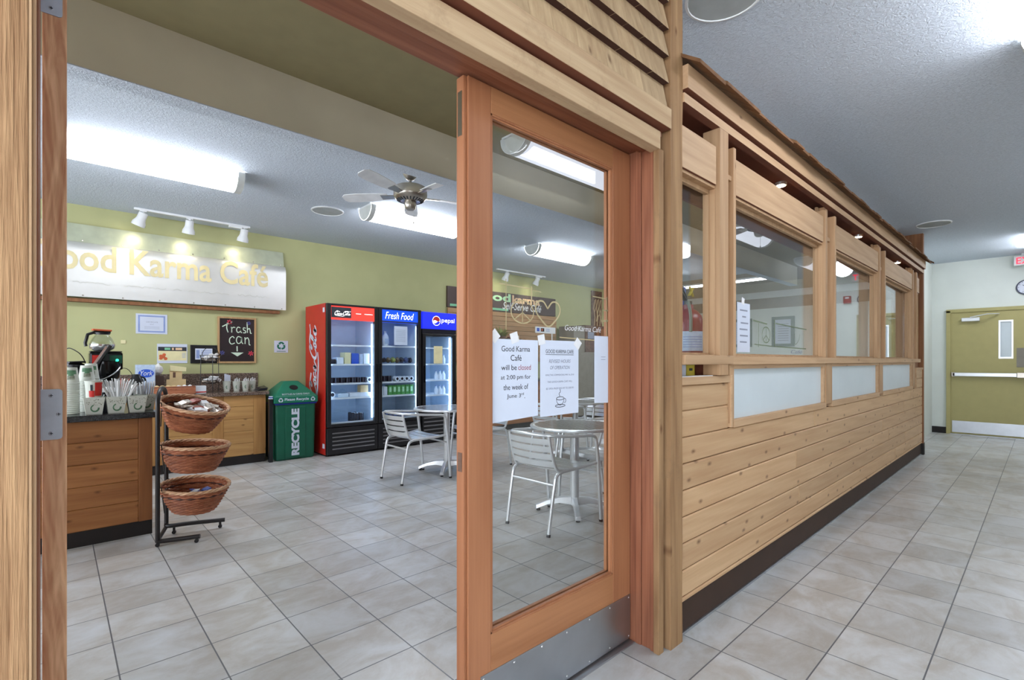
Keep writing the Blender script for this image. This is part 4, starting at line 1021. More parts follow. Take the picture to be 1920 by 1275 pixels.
# row of tapered square pots
def pot(x, y, lab, g):
    r = tag(empty('square_pot', (x, y, CT)), lab, 'pot', g)
    t, q, h = .056, .042, .112
    b = B().hexa([(x - q, y - q, CT), (x + q, y - q, CT), (x + q, y + q, CT), (x - q, y + q, CT), (x - t, y - t, CT + h), (x + t, y - t, CT + h), (x + t, y + t, CT + h), (x - t, y + t, CT + h)])
    b.f.pop(1); b.m.pop()
    i_ = .052; b.add([(x - i_, y - i_, CT + h), (x + i_, y - i_, CT + h), (x + i_, y + i_, CT + h), (x - i_, y + i_, CT + h), (x - .04, y - .04, CT + .03), (x + .04, y - .04, CT + .03), (x + .04, y + .04, CT + .03), (x - .04, y + .04, CT + .03)],
                     [[0, 4, 5, 1], [1, 5, 6, 2], [2, 6, 7, 3], [3, 7, 4, 0], [4, 7, 6, 5]])
    b.build('body', 'cup', r)
    b = B()
    for s0, s1 in (((-1, 0), 0), ((0, 0), 0)): pass
    f = lambda u, v: Vector((x + u, y - (q + (t - q) * v / h) - .0008, CT + v))
    for k in range(26):
        u = random.uniform(-.045, .045); v = random.uniform(.06, .105); rr = random.uniform(.002, .005)
        b.mat(1).add([f(u - rr, v), f(u, v - rr), f(u + rr, v), f(u, v + rr)], [[0, 1, 2, 3]])
    pts = ell(.004, .040, .024, .026, 16, PI * .6, PI * 2.05); b.mat(0)
    for p, p2 in zip(pts, pts[1:]): b.add([f(p[0], p[1]), f(p2[0], p2[1]), f(p2[0] * .65, .042 + (p2[1] - .042) * .65), f(p[0] * .65, .042 + (p[1] - .042) * .65)], [[0, 1, 2, 3]])
    b.build('print', ['cup_print', 'cup_fleck'], r)
PG = 'printed square pots in a row'
for x, lab in ((.190, 'printed square pot under the red cup'), (.306, 'printed square pot under the left half of the white straws'), (.420, 'printed square pot in front of the steel thermos')):
    pot(x, 4.36, lab, PG)
pot(.486, 4.49, 'rightmost printed square pot close to the basket rack', PG)
# red and white cup stacked in first pot
def cupshape(b, x, y, z, rt, rb, h, n=20, inv=False):
    p = [(rb, 0), (rt, h), (rt + .002, h), (rt + .002, h - .004), (rt - .002, h - .002), (rb - .003, .006)]
    if inv: p = [(rt, 0), (rb, h), (rb - .004, h - .004), (0.001, h - .005)]
    return b.lathe([(a, c + z) for a, c in p], (x, y, 0), n, caps=not inv)
r = tag(empty('red_cup', (.19, 4.36, .90)), 'white paper cup with red print standing in the leftmost square pot', 'cup')
cupshape(B(), .19, 4.36, .895, .049, .036, .190).build('body', 'cup', r, 40)
b = B(); n = 12
def arc(a0, a1, z0, z1, rr0, rr1, mi):
    b.mat(mi); b.add([(.19 + (rr0 if z == z0 else rr1) * math.cos(a0 + (a1 - a0) * i / n), 4.36 + (rr0 if z == z0 else rr1) * math.sin(a0 + (a1 - a0) * i / n), z) for z in (z0, z1) for i in range(n + 1)], [[i, i + 1, n + 2 + i, n + 1 + i] for i in range(n)])
arc(-1.5, -.5, .985, 1.075, .0437, .0495, 0); arc(-2.2, -1.55, .978, 1.02, .0433, .0462, 0); arc(-2.0, -1.75, 1.02, 1.06, .046, .049, 1)
b.build('print', ['red', 'ink'], r)
# stacks of cups
def cupstack(x, y, z0, count, lab, g='stacked printed paper cups'):
    r = tag(empty('cup_stack', (x, y, z0)), lab, 'cup', g)
    b = B()
    for i in range(count): b.lathe([(.046, z0 + i * .0125), (.048, z0 + i * .0125 + .003), (.048, z0 + i * .0125 + .007), (.0445, z0 + i * .0125 + .0125)], (x, y, 0), 18, caps=False)
    z = z0 + count * .0125
    b.build('stacked_cup', 'cup', r, 30)
    cupshape(B(), x, y, z, .046, .034, .10, inv=True).build('top_cup', 'cup', r, 30)
    b = B(); m = 10
    for a0, a1, za, zb, mi in ((-2.3, -.8, .055, .082, 0), (-2.0, -1.1, .02, .045, 1), (-1.9, -1.2, .045, .055, 0)):
        f = lambda a, q: (x + (.0468 - .012 * q / .1) * math.cos(a), y + (.0468 - .012 * q / .1) * math.sin(a), z + q)
        b.mat(mi).add([f(a0 + (a1 - a0) * i / m, q) for q in (za, zb) for i in range(m + 1)], [[i, i + 1, m + 2 + i, m + 1 + i] for i in range(m)])
    b.build('print', ['cup_print', 'cup_fleck'], r)
cupstack(.075, 4.45, CT, 17, 'tall stack of upside down printed cups at the left end')
cupstack(.162, 4.60, CT, 18, 'second stack of printed cups behind the red cup')
cupstack(.19, 4.70, CT, 19, 'third stack of printed cups, mostly hidden beside the brewer')
# dome lid jar, straws, thermos, napkins
r = tag(empty('lidded_cup', (.262, 4.50, CT)), 'dark round lidded tub with white lettering beside the straws', 'tub')
B().lathe([(.05, CT), (.058, .98), (.058, 1.0)], (.262, 4.52, 0), 20).build('body', 'can_dark', r, 40); B().lathe([(.06, 1.0), (.06, 1.012), (.045, 1.03), (.02, 1.035)], (.262, 4.52, 0), 20).build('lid', 'white', r, 40)
b = B(); b.tube([(.225, 4.472, .93), (.24, 4.463, .955), (.25, 4.461, .985)], .004, 5).tube(cat_rom([(.262, 4.459, .93), (.275, 4.46, .955), (.285, 4.463, .935), (.295, 4.468, .955)], 4), .004, 5); b.build('lettering', 'white', r)
SG = 'white straws fanned out in the pot'
for i in range(30):
    t = (i - 14.5) / 14.5; x = .318 + t * .028; y = 4.36 + random.uniform(-.022, .022); z = .90
    d = Vector((t * (.52 if t > 0 else .40) + random.uniform(-.03, .03), random.uniform(-.12, .12), 1)).normalized(); L = .19 + random.uniform(-.012, .012)
    o = B().cyl((x, y, z), tuple(Vector((x, y, z)) + d * L), .0035, n=6).build('straw', 'white', smooth=50)
    tag(o, 'white straw in the fan of straws on the coffee counter', 'straw', SG)
r = tag(empty('thermos', (.438, 4.52, CT)), 'steel thermos with black top behind the straws', 'thermos')
B().lathe([(.045, CT), (.047, CT + .01), (.047, 1.03), (.042, 1.045)], (.443, 4.60, 0), 24).build('body', 'chrome', r, 40)
B().lathe([(.044, 1.045), (.044, 1.075), (.03, 1.095), (.022, 1.12)], (.443, 4.60, 0), 20).build('lid', 'black', r, 40)
B().tube(cat_rom([(.46, 4.595, 1.10), (.49, 4.595, 1.09), (.50, 4.595, 1.04), (.495, 4.595, .98), (.485, 4.595, .96)], 4), .007, 6).build('handle', 'black', r, 50)
NG = 'white napkins standing in the rightmost pot'
for i in range(6):
    x = .462 + i * .011; o = B().hexa([(x, 4.465, .90), (x + .004, 4.465, .90), (x + .004, 4.515, .90), (x, 4.515, .90), (x + (i - 2) * .006, 4.455, 1.06 + .008 * (i % 3)), (x + (i - 2) * .006 + .004, 4.455, 1.06), (x + (i - 2) * .006 + .004, 4.525, 1.05), (x + (i - 2) * .006, 4.525, 1.065)]).build('napkin', 'crumple')
    tag(o, 'folded white napkin standing in the rightmost square pot', 'napkin', NG)
# brewer with carafes
r = tag(empty('coffee_brewer', (.27, 4.9, CT)), 'black and steel coffee brewer with a green light on the front counter', 'coffee maker')
B().box(.19, .375, 4.81, 5.04, CT, CT + .05).build('base', 'steel', r, bevel=.006)
B().box(.19, .375, 4.95, 5.04, CT + .05, 1.15).build('column', 'steel', r, bevel=.004)
B().box(.185, .380, 4.80, 5.04, 1.15, 1.284).build('head', 'black_gloss', r, bevel=.012)
B().lathe([(.035, 1.06), (.068, 1.09), (.078, 1.16), (.075, 1.215), (.06, 1.22)], (.292, 4.835, 0), 26).build('filter_basket', 'black_gloss', r, 40)
hb = B().bar((.205, 4.785, 1.15), (.305, 4.765, 1.335), .030, .020).build('basket_handle', 'black', r, bevel=.004)
B().bar((.194, 4.783, 1.16), (.285, 4.768, 1.325), .006, .022).build('handle_trim', 'chrome', hb)
B().tube([(.292 + .08 * math.cos(t * PI / 10), 4.835 - .08 * math.sin(t * PI / 10), 1.15 - .05 * math.sin(t * PI / 10) + .05 * math.cos(t * PI / 10)) for t in range(11)], .005, 6).build('basket_rim', 'chrome', r)
b = B(); b.lathe([(.010, 0), (.008, .003)], (.345, 4.7985, 1.225), 12, mtx=Matrix.Rotation(PI / 2, 3, 'X')); b.build('indicator', 'teal_lit', r)
B().box(.30, .374, 4.797, 4.80, 1.20, 1.262).build('front_panel', 'green_dark', r); B().box(.20, .25, 4.797, 4.80, 1.20, 1.262).build('badge', 'red', r)
B().box(.19, .375, 4.80, 5.03, 1.285, 1.293).build('warmer', 'black', r)
def carafe(x, y, z, hd, lab, ang, bowl='glass_pot'):
    r = tag(empty('coffee_carafe', (x, y, z)), lab, 'carafe')
    B().lathe([(.045, z + .001), (.072, z + .02), (.078, z + .055), (.062, z + .095), (.04, z + .125), (.045, z + .14)], (x, y, 0), 26, caps=False).build('bowl', bowl, r, 60)
    B().lathe([(.046, z + .001), (.073, z + .02), (.0785, z + .040), (.079, z + .052), (.078, z + .052)], (x, y, 0), 26).build('steel_band', 'chrome', r, 50)
    B().lathe([(.047, z + .128), (.049, z + .142), (.044, z + .142), (.04, z + .13)], (x, y, 0), 22).build('collar', 'black', r, 40)
    c, s = math.cos(ang), math.sin(ang)
    B().tube([(x - c * .05, y - s * .05, z + .145), (x + c * .03, y + s * .03, z + .15), (x + c * .085, y + s * .085, z + .125), (x + c * .10, y + s * .10, z + .06), (x + c * .095, y + s * .095, z + .035)], .011, 8).build('handle', 'black', r, 50)
    B().bar((x - c * .055, y - s * .055, z + .158), (x + c * .06, y + s * .06, z + .162), .05, .014).build('lid', hd, r, bevel=.004)
carafe(.262, 4.90, 1.2935, 'orange', 'glass coffee pot with orange lid on top of the brewer', PI * 1.05)
carafe(.105, 4.86, 1.05, 'black', 'glossy black coffee pot at the far left of the front counter', PI * .2, 'black_gloss')
r = tag(empty('warmer_box', (.09, 4.86, CT)), 'low black warmer under the leftmost coffee pot', 'warmer')
B().box(.0, .178, 4.76, 5.02, CT, 1.035).build('body', 'black_gloss', r, bevel=.01); B().lathe([(.075, 1.035), (.07, 1.049)], (.105, 4.86, 0), 22).build('plate', 'black', r)
o = B().tube(cat_rom([(.02, 5.045, .99), (.05, 5.04, 1.29), (.12, 5.0, 1.29), (.17, 5.045, 1.20), (.185, 5.055, 1.0)], 8), .0035, 6).build('power_cord', 'black', smooth=60); tag(o, 'thin black cord arching over the leftmost coffee pot', 'cord')

# ------------------------------------------------------------------ things on the back counter
CB = .8525
r = tag(empty('candy_box', (.71, 6.6, CB)), 'pale blue candy box with blue oval on the back counter', 'box')
B().box(.628, .795, 6.56, 6.66, CB, 1.178).build('carton', 'ext_label', r, bevel=.002)
b = B().lathe([(1, 0), (1, .002)], (.715, 6.559, 1.085), 26, sx=.068, sy=.044, mtx=Matrix.Rotation(PI / 2, 3, 'X')).mat(1).text('York', (.664, 6.5565, 1.062), X_, Z_, .108, .052, .0006, .3, .0)
b.build('logo', ['blue_box', 'white'], r)
def crumple(nm, c, s, mat, lab, cat, g=None, seed=1):
    rn = random.Random(seed); bm = bmesh.new(); bmesh.ops.create_icosphere(bm, subdivisions=2, radius=1)
    b = B(); vs = [(c[0] + v.co.x * s[0] * rn.uniform(.75, 1.1), c[1] + v.co.y * s[1] * rn.uniform(.75, 1.1), c[2] + v.co.z * s[2] * rn.uniform(.75, 1.1)) for v in bm.verts]
    b.add(vs, [[v.index for v in f.verts] for f in bm.faces]); bm.free()
    o = b.build(nm, mat); tag(o, lab, cat, g); return o
crumple('crumpled_bag', (.845, 6.74, 1.12), (.045, .05, .07), 'crumple', 'crumpled white bag right of the pale blue candy box', 'bag', seed=3)
o = B().box(.81, .89, 6.68, 6.80, CB, 1.055).build('brown_box', 'brown_board', bevel=.003); tag(o, 'brown carton under the crumpled white bag', 'box')
r = tag(empty('handled_basket', (.53, 6.6, CB)), 'small basket with thin dark handle holding pink packets', 'basket')
B().lathe([(.06, CB), (.085, CB + .13), (.08, CB + .13), (.058, CB + .01)], (.53, 6.6, 0), 20).build('bowl', 'wicker', r, 40)
B().tube([(.53 + .083 * math.cos(t * PI / 12), 6.6, CB + .13 + .16 * math.sin(t * PI / 12)) for t in range(13)], .0035, 6).build('handle', 'powder', r)
for i in range(6):
    o = B().box(-.03, .03, -.004, .004, 0, .055).build('sugar_packet', 'foil' if i % 2 else 'foil_red'); o.location = (.48 + i * .02, 6.585 + (i % 3) * .015, CB + .125); o.rotation_euler = (.2 * (i - 2), .1, .3 * i)
    tag(o, 'pinkish sugar packet in the small handled basket', 'packet', 'packets in the handled basket')
# wicker tray with bread
r = tag(empty('wicker_tray', (.95, 6.5, CB)), 'long flat wicker tray on the back counter', 'tray')
b = B()
for k in range(5): b.tube([(x, y, CB + .014 + k * .017) for x, y in [(.75, 6.41), (1.14, 6.41), (1.14, 6.54), (.75, 6.54)]], .009, 6, closed=True)
b.build('woven_side', 'wicker', r, 60); B().box(.75, 1.14, 6.41, 6.54, CB, CB + .008).build('base', 'wicker', r)
for i in range(7):
    crumple('wrapped_pastry', (.80 + i * .05, 6.475, CB + .075), (.03, .055, .028), 'crumple' if i > 3 else 'card_tan', 'wrapped pastry lying in the long wicker tray', 'pastry', 'wrapped pastries in the tray', 20 + i)
r = tag(empty('cardboard_display', (1.01, 6.72, CB)), 'tan cardboard stand with yellow note behind the wicker tray', 'display')
B().prism([(.915, CB), (1.10, CB), (1.10, 1.01), (1.062, 1.01), (1.062, 1.13), (.945, 1.13), (.945, 1.01), (.915, 1.01)], (0, 6.70, 0), X_, Z_, (0, .012, 0)).build('panel', 'card_tan', r)
B().hexa([(.95, 6.688, 1.105), (1.10, 6.688, 1.10), (1.10, 6.698, 1.10), (.95, 6.698, 1.105), (.945, 6.688, 1.17), (1.102, 6.688, 1.145), (1.102, 6.698, 1.145), (.945, 6.698, 1.17)]).build('note', 'cream', r)
B().box(.975, 1.0, 6.697, 6.70, 1.03, 1.09).build('mark', 'bark', r)
r = tag(empty('white_box', (1.2, 6.5, CB)), 'small white box with red stripe beside the wicker tray', 'box')
B().box(1.152, 1.255, 6.46, 6.54, CB, .938).build('carton', 'box_white', r, bevel=.002); B().box(1.152, 1.255, 6.458, 6.46, CB + .01, CB + .022).build('stripe', 'red', r)
# wire two tier stand
r = tag(empty('wire_stand', (1.34, 6.68, CB)), 'two tier black wire basket stand on the back counter', 'wire stand')
cx, cy = 1.338, 6.66
for nm, rr, zz, hh in (('lower_basket', .105, CB + .10, .07), ('upper_basket', .108, 1.20, .085)):
    b = B()
    for k, (f, h) in enumerate(((1, hh), (.92, hh * .6), (.72, hh * .2), (.4, 0))): b.tube([(cx + rr * f * math.cos(2 * PI * i / 24), cy + rr * f * math.sin(2 * PI * i / 24), zz + h) for i in range(24)], .0028, 5, closed=True)
    for i in range(12):
        a = 2 * PI * i / 12; b.tube([(cx + rr * f * math.cos(a), cy + rr * f * math.sin(a), zz + h) for f, h in ((1, hh), (.92, hh * .6), (.72, hh * .2), (.4, 0))], .002, 4)
    b.build(nm, 'powder', r)
b = B()
for a in (PI * .15, PI * .85, PI * 1.5):
    b.tube([(cx + .108 * math.cos(a), cy + .108 * math.sin(a), CB), (cx + .1 * math.cos(a), cy + .1 * math.sin(a), 1.28)], .004, 6)
b.build('post', 'powder', r)
B().tube([(cx + .088 * math.cos(t * PI / 10), cy, 1.28 + .10 * math.sin(t * PI / 10)) for t in range(11)], .004, 6).build('handle', 'powder', r)
for z, rr, nn_, g, lab in ((CB + .115, .075, 14, 'creamer packets in the lower wire basket', 'white creamer packet piled in the lower wire basket'), (1.232, .072, 12, 'packets in the upper wire basket', 'pale packet piled in the upper wire basket')):
    for i in range(nn_):
        a = i * 2.4; q = rr * math.sqrt((i + .5) / nn_)
        o = B().box(-.030, .030, -.022, .022, -.010, .010).build('creamer_packet', 'crumple' if i % 3 else 'foil', bevel=.004); o.location = (cx + q * math.cos(a), cy + q * math.sin(a), z + .022 * (i % 3)); o.rotation_euler = (random.uniform(-.6, .6), random.uniform(-.6, .6), a)
        tag(o, lab, 'packet', g)
# four white cups with utensils
for i, (x, h, lab) in enumerate(((1.515, .125, 'leftmost of four white cups on the back counter, with tall papers'), (1.62, .118, 'second of four white cups on the back counter'),
                                 (1.72, .118, 'third of four white cups on the back counter'), (1.822, .118, 'rightmost of four white cups beside the dark papers'))):
    r = tag(empty('utensil_cup', (x, 6.72, CB)), lab, 'cup', 'white cups with utensils')
    y = 6.70 + (.1 if i == 3 else 0)
    cupshape(B(), x, y, CB, .045, .030, h).build('body', 'cup', r, 40)
    b = B(); p = cat_rom([(x - .008, CB + .07), (x - .016, CB + .05), (x - .006, CB + .03)], 4); b.stroke([(q.x, q.y) for q in p], .008, (0, y - .040, 0), X_, Z_, nn, .002); b.build('print', 'cup_print', r)
    for k in range(5 if i else 3):
        xx = x - .026 + k * .013 if i else x - .028 + k * .024
        o = (B().box(xx, xx + .008, y - .01 + .008 * (k % 2), y - .006 + .008 * (k % 2), CB + .02, CB + h + .025 + .01 * (k % 3)) if i else B().box(xx, xx + .022, y - .012 + .01 * k, y - .009 + .01 * k, CB + .02, CB + h + .085 - .008 * k)).build('utensil' if i else 'folded_napkin', 'white' if i else 'paper')
        tag(o, ('white plastic utensil standing in the ' + ('', 'second', 'third', 'rightmost')[i] + ' white cup') if i else 'folded paper standing in the leftmost white cup', 'utensil' if i else 'napkin', 'contents of white cup ' + 'abcd'[i])
for i in range(3):
    z_ = CB + .001 + i * .012; t_ = .006 if i < 2 else .005
    o = B().hexa([(1.79 + i * .02, 6.46 + i * .02, z_), (1.90 + i * .01, 6.45 + i * .02, z_ + .006), (1.90 + i * .01, 6.62 + i * .02, z_ + .03), (1.79 + i * .02, 6.63 + i * .02, z_ + .004),
                  (1.79 + i * .02, 6.46 + i * .02, z_ + t_), (1.90 + i * .01, 6.45 + i * .02, z_ + .006 + t_), (1.90 + i * .01, 6.62 + i * .02, z_ + .03 + t_), (1.79 + i * .02, 6.63 + i * .02, z_ + .004 + t_)]).build('dark_leaflet', 'can_dark')
    tag(o, 'dark leaflet in the loose pile at the counter end beside the bin', 'leaflet', 'dark leaflets on the counter end')

# ------------------------------------------------------------------ recycling bin and slim bin
r = tag(empty('recycling_bin', (2.19, 6.5, 0)), 'green recycling bin with white lettering beside the red cooler', 'recycling bin')
bx0, bx1, by0, by1 = 1.945, 2.43, 6.30, 6.76
b = B().hexa([(bx0 + .012, by0 + .012, 0), (bx1 - .012, by0 + .012, 0), (bx1 - .012, by1 - .02, 0), (bx0 + .012, by1 - .02, 0), (bx0, by0, .70), (bx1, by0, .70), (bx1, by1, .70), (bx0, by1, .70)])
b.build('body', 'green_dark', r, bevel=.025, seg=3)
B().box(2.06, 2.30, by0 - .004, by0 + .02, .03, .655).build('front_panel', 'green_dark', r, bevel=.006)
B().box(bx0 - .008, bx1 + .008, by0 - .010, by1 + .008, .683, .702).build('bag_rim', 'blue_bag', r, bevel=.004)
b = B().box(bx0 - .02, bx1 + .02, by0 - .022, by1 + .02, .702, .785)
b.build('lid_rim', 'green_plastic', r, bevel=.008)
yl, yh = by0 - .015, by1 + .015
b = B().hexa([(bx0 - .015, yl, .783), (bx1 + .015, yl, .783), (bx1 + .015, yh, .783), (bx0 - .015, yh, .783), (2.10, 6.48, .965), (2.28, 6.48, .965), (2.28, 6.60, .965), (2.10, 6.60, .965)])
b.build('lid_top', 'green_plastic', r, bevel=.012)
sl = Vector((0, 6.48 - yl, .965 - .783)).normalized(); sn = X_.cross(sl).normalized()
hc = Vector((2.19, yl, .783)) + sl * .15
b = B(); b.add([tuple(hc + X_ * .052 * math.cos(2 * PI * i / 24) + sl * .042 * math.sin(2 * PI * i / 24) + sn * .003) for i in range(24)], [list(range(24))]); b.build('opening', 'hole', r)
B().text('BOTTLES & CANS ONLY', Vector((2.025, yl, .783)) + sl * .022, X_, sl, .33, .026, .004).build('lid_lettering', 'paper', r)
B().text('Please Recycle', (2.045, by0 - .0225, .722), X_, Z_, .29, .042, .001, 0, .02).build('rim_lettering', 'paper', r)
for xs_ in (2.0, 2.385):
    b = B(); recyc(b, (xs_, by0 - .0232, .742), X_, Z_, (0, 0), .022, .012); b.build('recycling_symbol', 'paper', r)
b = B().text('RECYCLE', (2.225, by0 - .0045, .055), Z_, -X_, .575, .095, .001, 0, .055)
b.build('lettering', 'paper', r)
o = B().box(1.878, 1.921, 6.30, 6.36, 0, .76).build('slim_bin', 'black', bevel=.006); tag(o, 'narrow black bin wedged between back counter and recycling bin', 'bin')
for i in range(3):
    o = B().box(1.880 + .006 * i, 1.919 - .003 * i, 6.302, 6.358, .7605 + i * .012, .770 + i * .012).build('pamphlet', 'navy' if i == 1 else 'paper', bevel=.001); o.rotation_euler = (0, 0, .12 * i)
    tag(o, 'pamphlet on the little pile lying on the narrow black bin', 'leaflet', 'pamphlets on the narrow bin')

# ------------------------------------------------------------------ coolers
def cola(b, o, U, V, sc, pen, w):
    o = Vector(o); U = Vector(U); V = Vector(V); nr = U.cross(V).normalized()
    def S(p, close=False): 
        q = [(x + .22 * y, y) for x, y in p]; c = [(v.x * sc, v.y * sc) for v in cat_rom(q, 5)]
        b.stroke(c, w * sc, o, U, V, nr, .0015, pen)
    S([(1.75, 2.15), (1.75, 2.6), (1.3, 2.75), (.75, 2.3), (.4, 1.6), (.4, .9), (.8, .5), (1.35, .65), (1.8, 1.15)])
    S([(1.75, 2.15), (1.55, 1.95), (1.45, 2.2), (1.75, 2.45), (2.3, 2.5), (3.1, 2.25)])
    for cx in (2.25, 7.05): S(ell(cx, .95, .28, .42, 14))
    S([(3.3, 1.2), (3.15, 1.4), (2.85, 1.2), (2.78, .8), (3.0, .55), (3.4, .75), (3.7, 1.15)])
    for cx in (3.95, 8.75): S(ell(cx, .95, .26, .42, 14)); S([(cx + .33, 1.4), (cx + .25, .9), (cx + .35, .55), (cx + .6, .7), (cx + .85, 1.1)])
    S([(4.75, 1.1), (5.2, 1.15)])
    S([(6.7, 2.15), (6.7, 2.6), (6.25, 2.75), (5.7, 2.3), (5.35, 1.6), (5.35, .9), (5.75, .5), (6.3, .65), (6.75, 1.15)])
    S([(6.7, 2.15), (6.5, 1.95), (6.4, 2.25), (6.8, 2.6), (7.6, 2.75), (8.5, 2.5), (9.5, 2.75)])
    S([(7.4, 1.0), (7.9, 1.6), (8.05, 2.2), (7.8, 2.3), (7.65, 1.7), (7.65, .9), (7.9, .55), (8.2, .8)])
    S([(.55, .7), (.7, .35), (1.5, .1), (3.2, -.05), (5.2, -.2), (6.3, .05)])
r = tag(empty('drink_cooler', (3.2, 6.5, 0)), 'double door drink cooler with red cola side and blue fresh food header', 'cooler')
fx0, fx1, fy0, fy1, FZ = 2.511, 3.897, 6.149, 6.87, 1.955
B().box(fx0, fx0 + .035, fy0 + .055, fy1, .02, FZ).build('side_panel', 'coke_red', r, bevel=.003)
B().box(fx1 - .035, fx1, fy0 + .055, fy1, .02, FZ).build('side_panel', 'black', r, bevel=.003)
B().box(fx0 + .035, fx1 - .035, fy1 - .03, fy1, .02, FZ).build('back_panel', 'black', r)
B().box(fx0 + .035, fx1 - .035, fy0 + .055, fy1 - .03, FZ - .05, FZ).build('top_panel', 'black', r); B().box(fx0 + .035, fx1 - .035, fy0 + .055, fy1 - .03, .02, .375).build('base_box', 'black', r)
B().box(fx0 + .02, fx1 - .02, fy0 + .08, fy1 - .02, 0, .02).build('foot_rail', 'black_base', r)
b = B().box(fx0 + .036, fx1 - .036, fy1 - .06, fy1 - .031, .376, FZ - .051).box(fx0 + .036, fx0 + .05, fy0 + .06, fy1 - .06, .376, FZ - .051).box(fx1 - .05, fx1 - .036, fy0 + .06, fy1 - .06, .376, FZ - .051)
b.box(fx0 + .05, fx1 - .05, fy0 + .06, fy1 - .06, .376, .39).box(3.20, 3.245, fy0 + .06, fy1 - .06, .39, FZ - .051).box(fx0 + .05, fx1 - .05, fy0 + .06, fy1 - .06, FZ - .06, FZ - .051)
b.build('liner', 'cooler_wall', r)
b = B()
for lx in (3.145, 3.84): b.box(lx + .006, lx + .018, fy0 + .062, fy0 + .075, .45, 1.72)
b.box(2.575, 2.585, fy0 + .062, fy0 + .07, .45, 1.72)
b.build('led_strip', 'led', r)
SH = (.74, .93, 1.18, 1.43)
b = B()
for xa, xb in ((2.565, 3.198), (3.247, 3.845)):
    for z in SH:
        b.box(xa, xb, 6.225, 6.235, z - .022, z - .001)
        for i in range(9): b.box(xa, xb, 6.25 + i * .06, 6.262 + i * .06, z - .008, z - .001)
        for i in range(8): xx = xa + .02 + i * (xb - xa - .04) / 7; b.box(xx, xx + .006, 6.232, 6.78, z - .014, z - .006)
    b.box(xa, xb, 6.212, 6.222, .39, .425)
b.build('shelf', 'shelf', r)
for k, (xa, xb, hm) in enumerate(((2.514, 3.212, 'red_backlit'), (3.222, 3.894, 'blue_backlit'))):
    b = B(); s_ = .054 if k == 0 else .055
    b.box(xa, xa + s_, fy0, fy0 + .05, .372, FZ - .003).box(xb - s_ + .006, xb, fy0, fy0 + .05, .372, FZ - .003).box(xa + s_, xb - s_ + .006, fy0, fy0 + .05, .372, .41).box(xa + s_, xb - s_ + .006, fy0, fy0 + .05, 1.925, FZ - .003)
    d = b.build('door', 'black', r, bevel=.005)
    gx0, gx1 = xa + s_, xb - s_ + .006
    B().box(gx0, gx1, fy0 + .018, fy0 + .024, .41, 1.75).build('glass', 'cglass', d)
    B().box(gx0, gx1, fy0 + .012, fy0 + .05, 1.75, 1.925).build('header_sign', hm, d)
    b = B()
    if k == 0:
        b.mat(1).box(gx0 + .005, gx0 + .27, fy0 + .0105, fy0 + .0118, 1.775, 1.91)
        b.mat(0); cola(b, (gx0 + .035, fy0 + .0095, 1.80), X_, Z_, .0225, .6, .30)
        yb_ = fy0 + .0105; b.lathe([(.016, 1.79), (.018, 1.80), (.018, 1.835), (.008, 1.865), (.007, 1.885), (.009, 1.89)], (gx0 + .43, yb_ + .01, 0), 12, sy=.4)
        b.box(gx0 + .335, gx0 + .405, yb_, yb_ + .001, 1.835, 1.842).box(gx0 + .455, gx0 + .57, yb_, yb_ + .001, 1.835, 1.842)
    else:
        b.text('Fresh Food', (gx0 + .05, fy0 + .0115, 1.80), X_, Z_, .45, .095, .001, .3, -.004)
        b.mat(1).box(gx0, gx1, fy0 + .0105, fy0 + .0118, 1.752, 1.772)
    b.build('lettering', ['white_backlit', 'ink'], d)
    hx_ = xb - .03 if k == 0 else xa + .012
    B().box(hx_, hx_ + .016, fy0 - .014, fy0, .93, 1.18).build('handle', 'black_gloss', d, bevel=.004)
    b = B().box(xa, xb, fy0 + .008, fy0 + .055, .025, .362)
    gr = b.build('grille', 'black', r, bevel=.004)
    b = B()
    for i in range(5): b.box(xa + .07, xb - .05, fy0, fy0 + .008, .085 + i * .05, .10 + i * .05)
    b.build('louver', 'louver', gr)
b = B(); cola(b, (fx0 - .0005, 6.44, .70), Z_, Y_, .10, .6, .46)
b.build('cola_lettering', 'paper', r)
b = B().box(fx0 - .001, fx0, 6.22, 6.28, 1.84, 1.90).box(fx0 - .001, fx0, 6.22, 6.29, .10, .16); b.build('sticker', 'paper', r)
r2 = tag(empty('paper_notice', (3.55, 6.17, 1.47)), 'white notice taped inside the blue fresh food cooler door', 'paper notice')
B().box(3.47, 3.68, 6.1725, 6.174, 1.44, 1.705).build('sheet', 'paper', r2)
b = B()
for i in range(9): b.box(3.50, 3.65, 6.1717, 6.1725, 1.49 + i * .02, 1.494 + i * .02)
b.build('print', 'ink_grey', r2)

# cooler contents
def can(x, y, z, rr, h, body, top):
    r = empty('drink_can', (x, y, z)); B().lathe([(rr * .9, z + .001), (rr, z + .008), (rr, z + h - .01), (rr * .82, z + h)], (x, y, 0), 14).build('body', body, r, 40)
    B().lathe([(rr * .83, z + h), (rr * .8, z + h + .004), (rr * .6, z + h + .002)], (x, y, 0), 14).build('lid', top, r, 40); return r
def rows(proto, pts, lab, cat, g):
    for i, p in enumerate(pts):
        o = proto if i == 0 else dup(proto)
        o.location = p; tag(o, lab, cat, g)
rows(can(3.31, 6.27, .391, .030, .105, 'can_blue', 'can_top'), [(3.315 + i * .074, 6.27 + j * .085, .391) for j in range(4) for i in range(7)], 'blue grey can with silver top on the bottom shelf of the right cooler door', 'can', 'cans on the right bottom shelf')
rows(can(3.0, 6.3, .391, .032, .12, 'can_dark', 'can_top'), [(2.99 + i * .072, 6.34 + j * .09, .391) for j in range(3) for i in range(2)], 'dark can in the short rows on the bottom shelf of the left cooler door', 'can', 'cans on the left bottom shelf')
o = B().lathe([(.036, .931), (.036, 1.0)], (2.62, 6.28, 0), 14).build('snack_tub', 'can_dark', smooth=40)
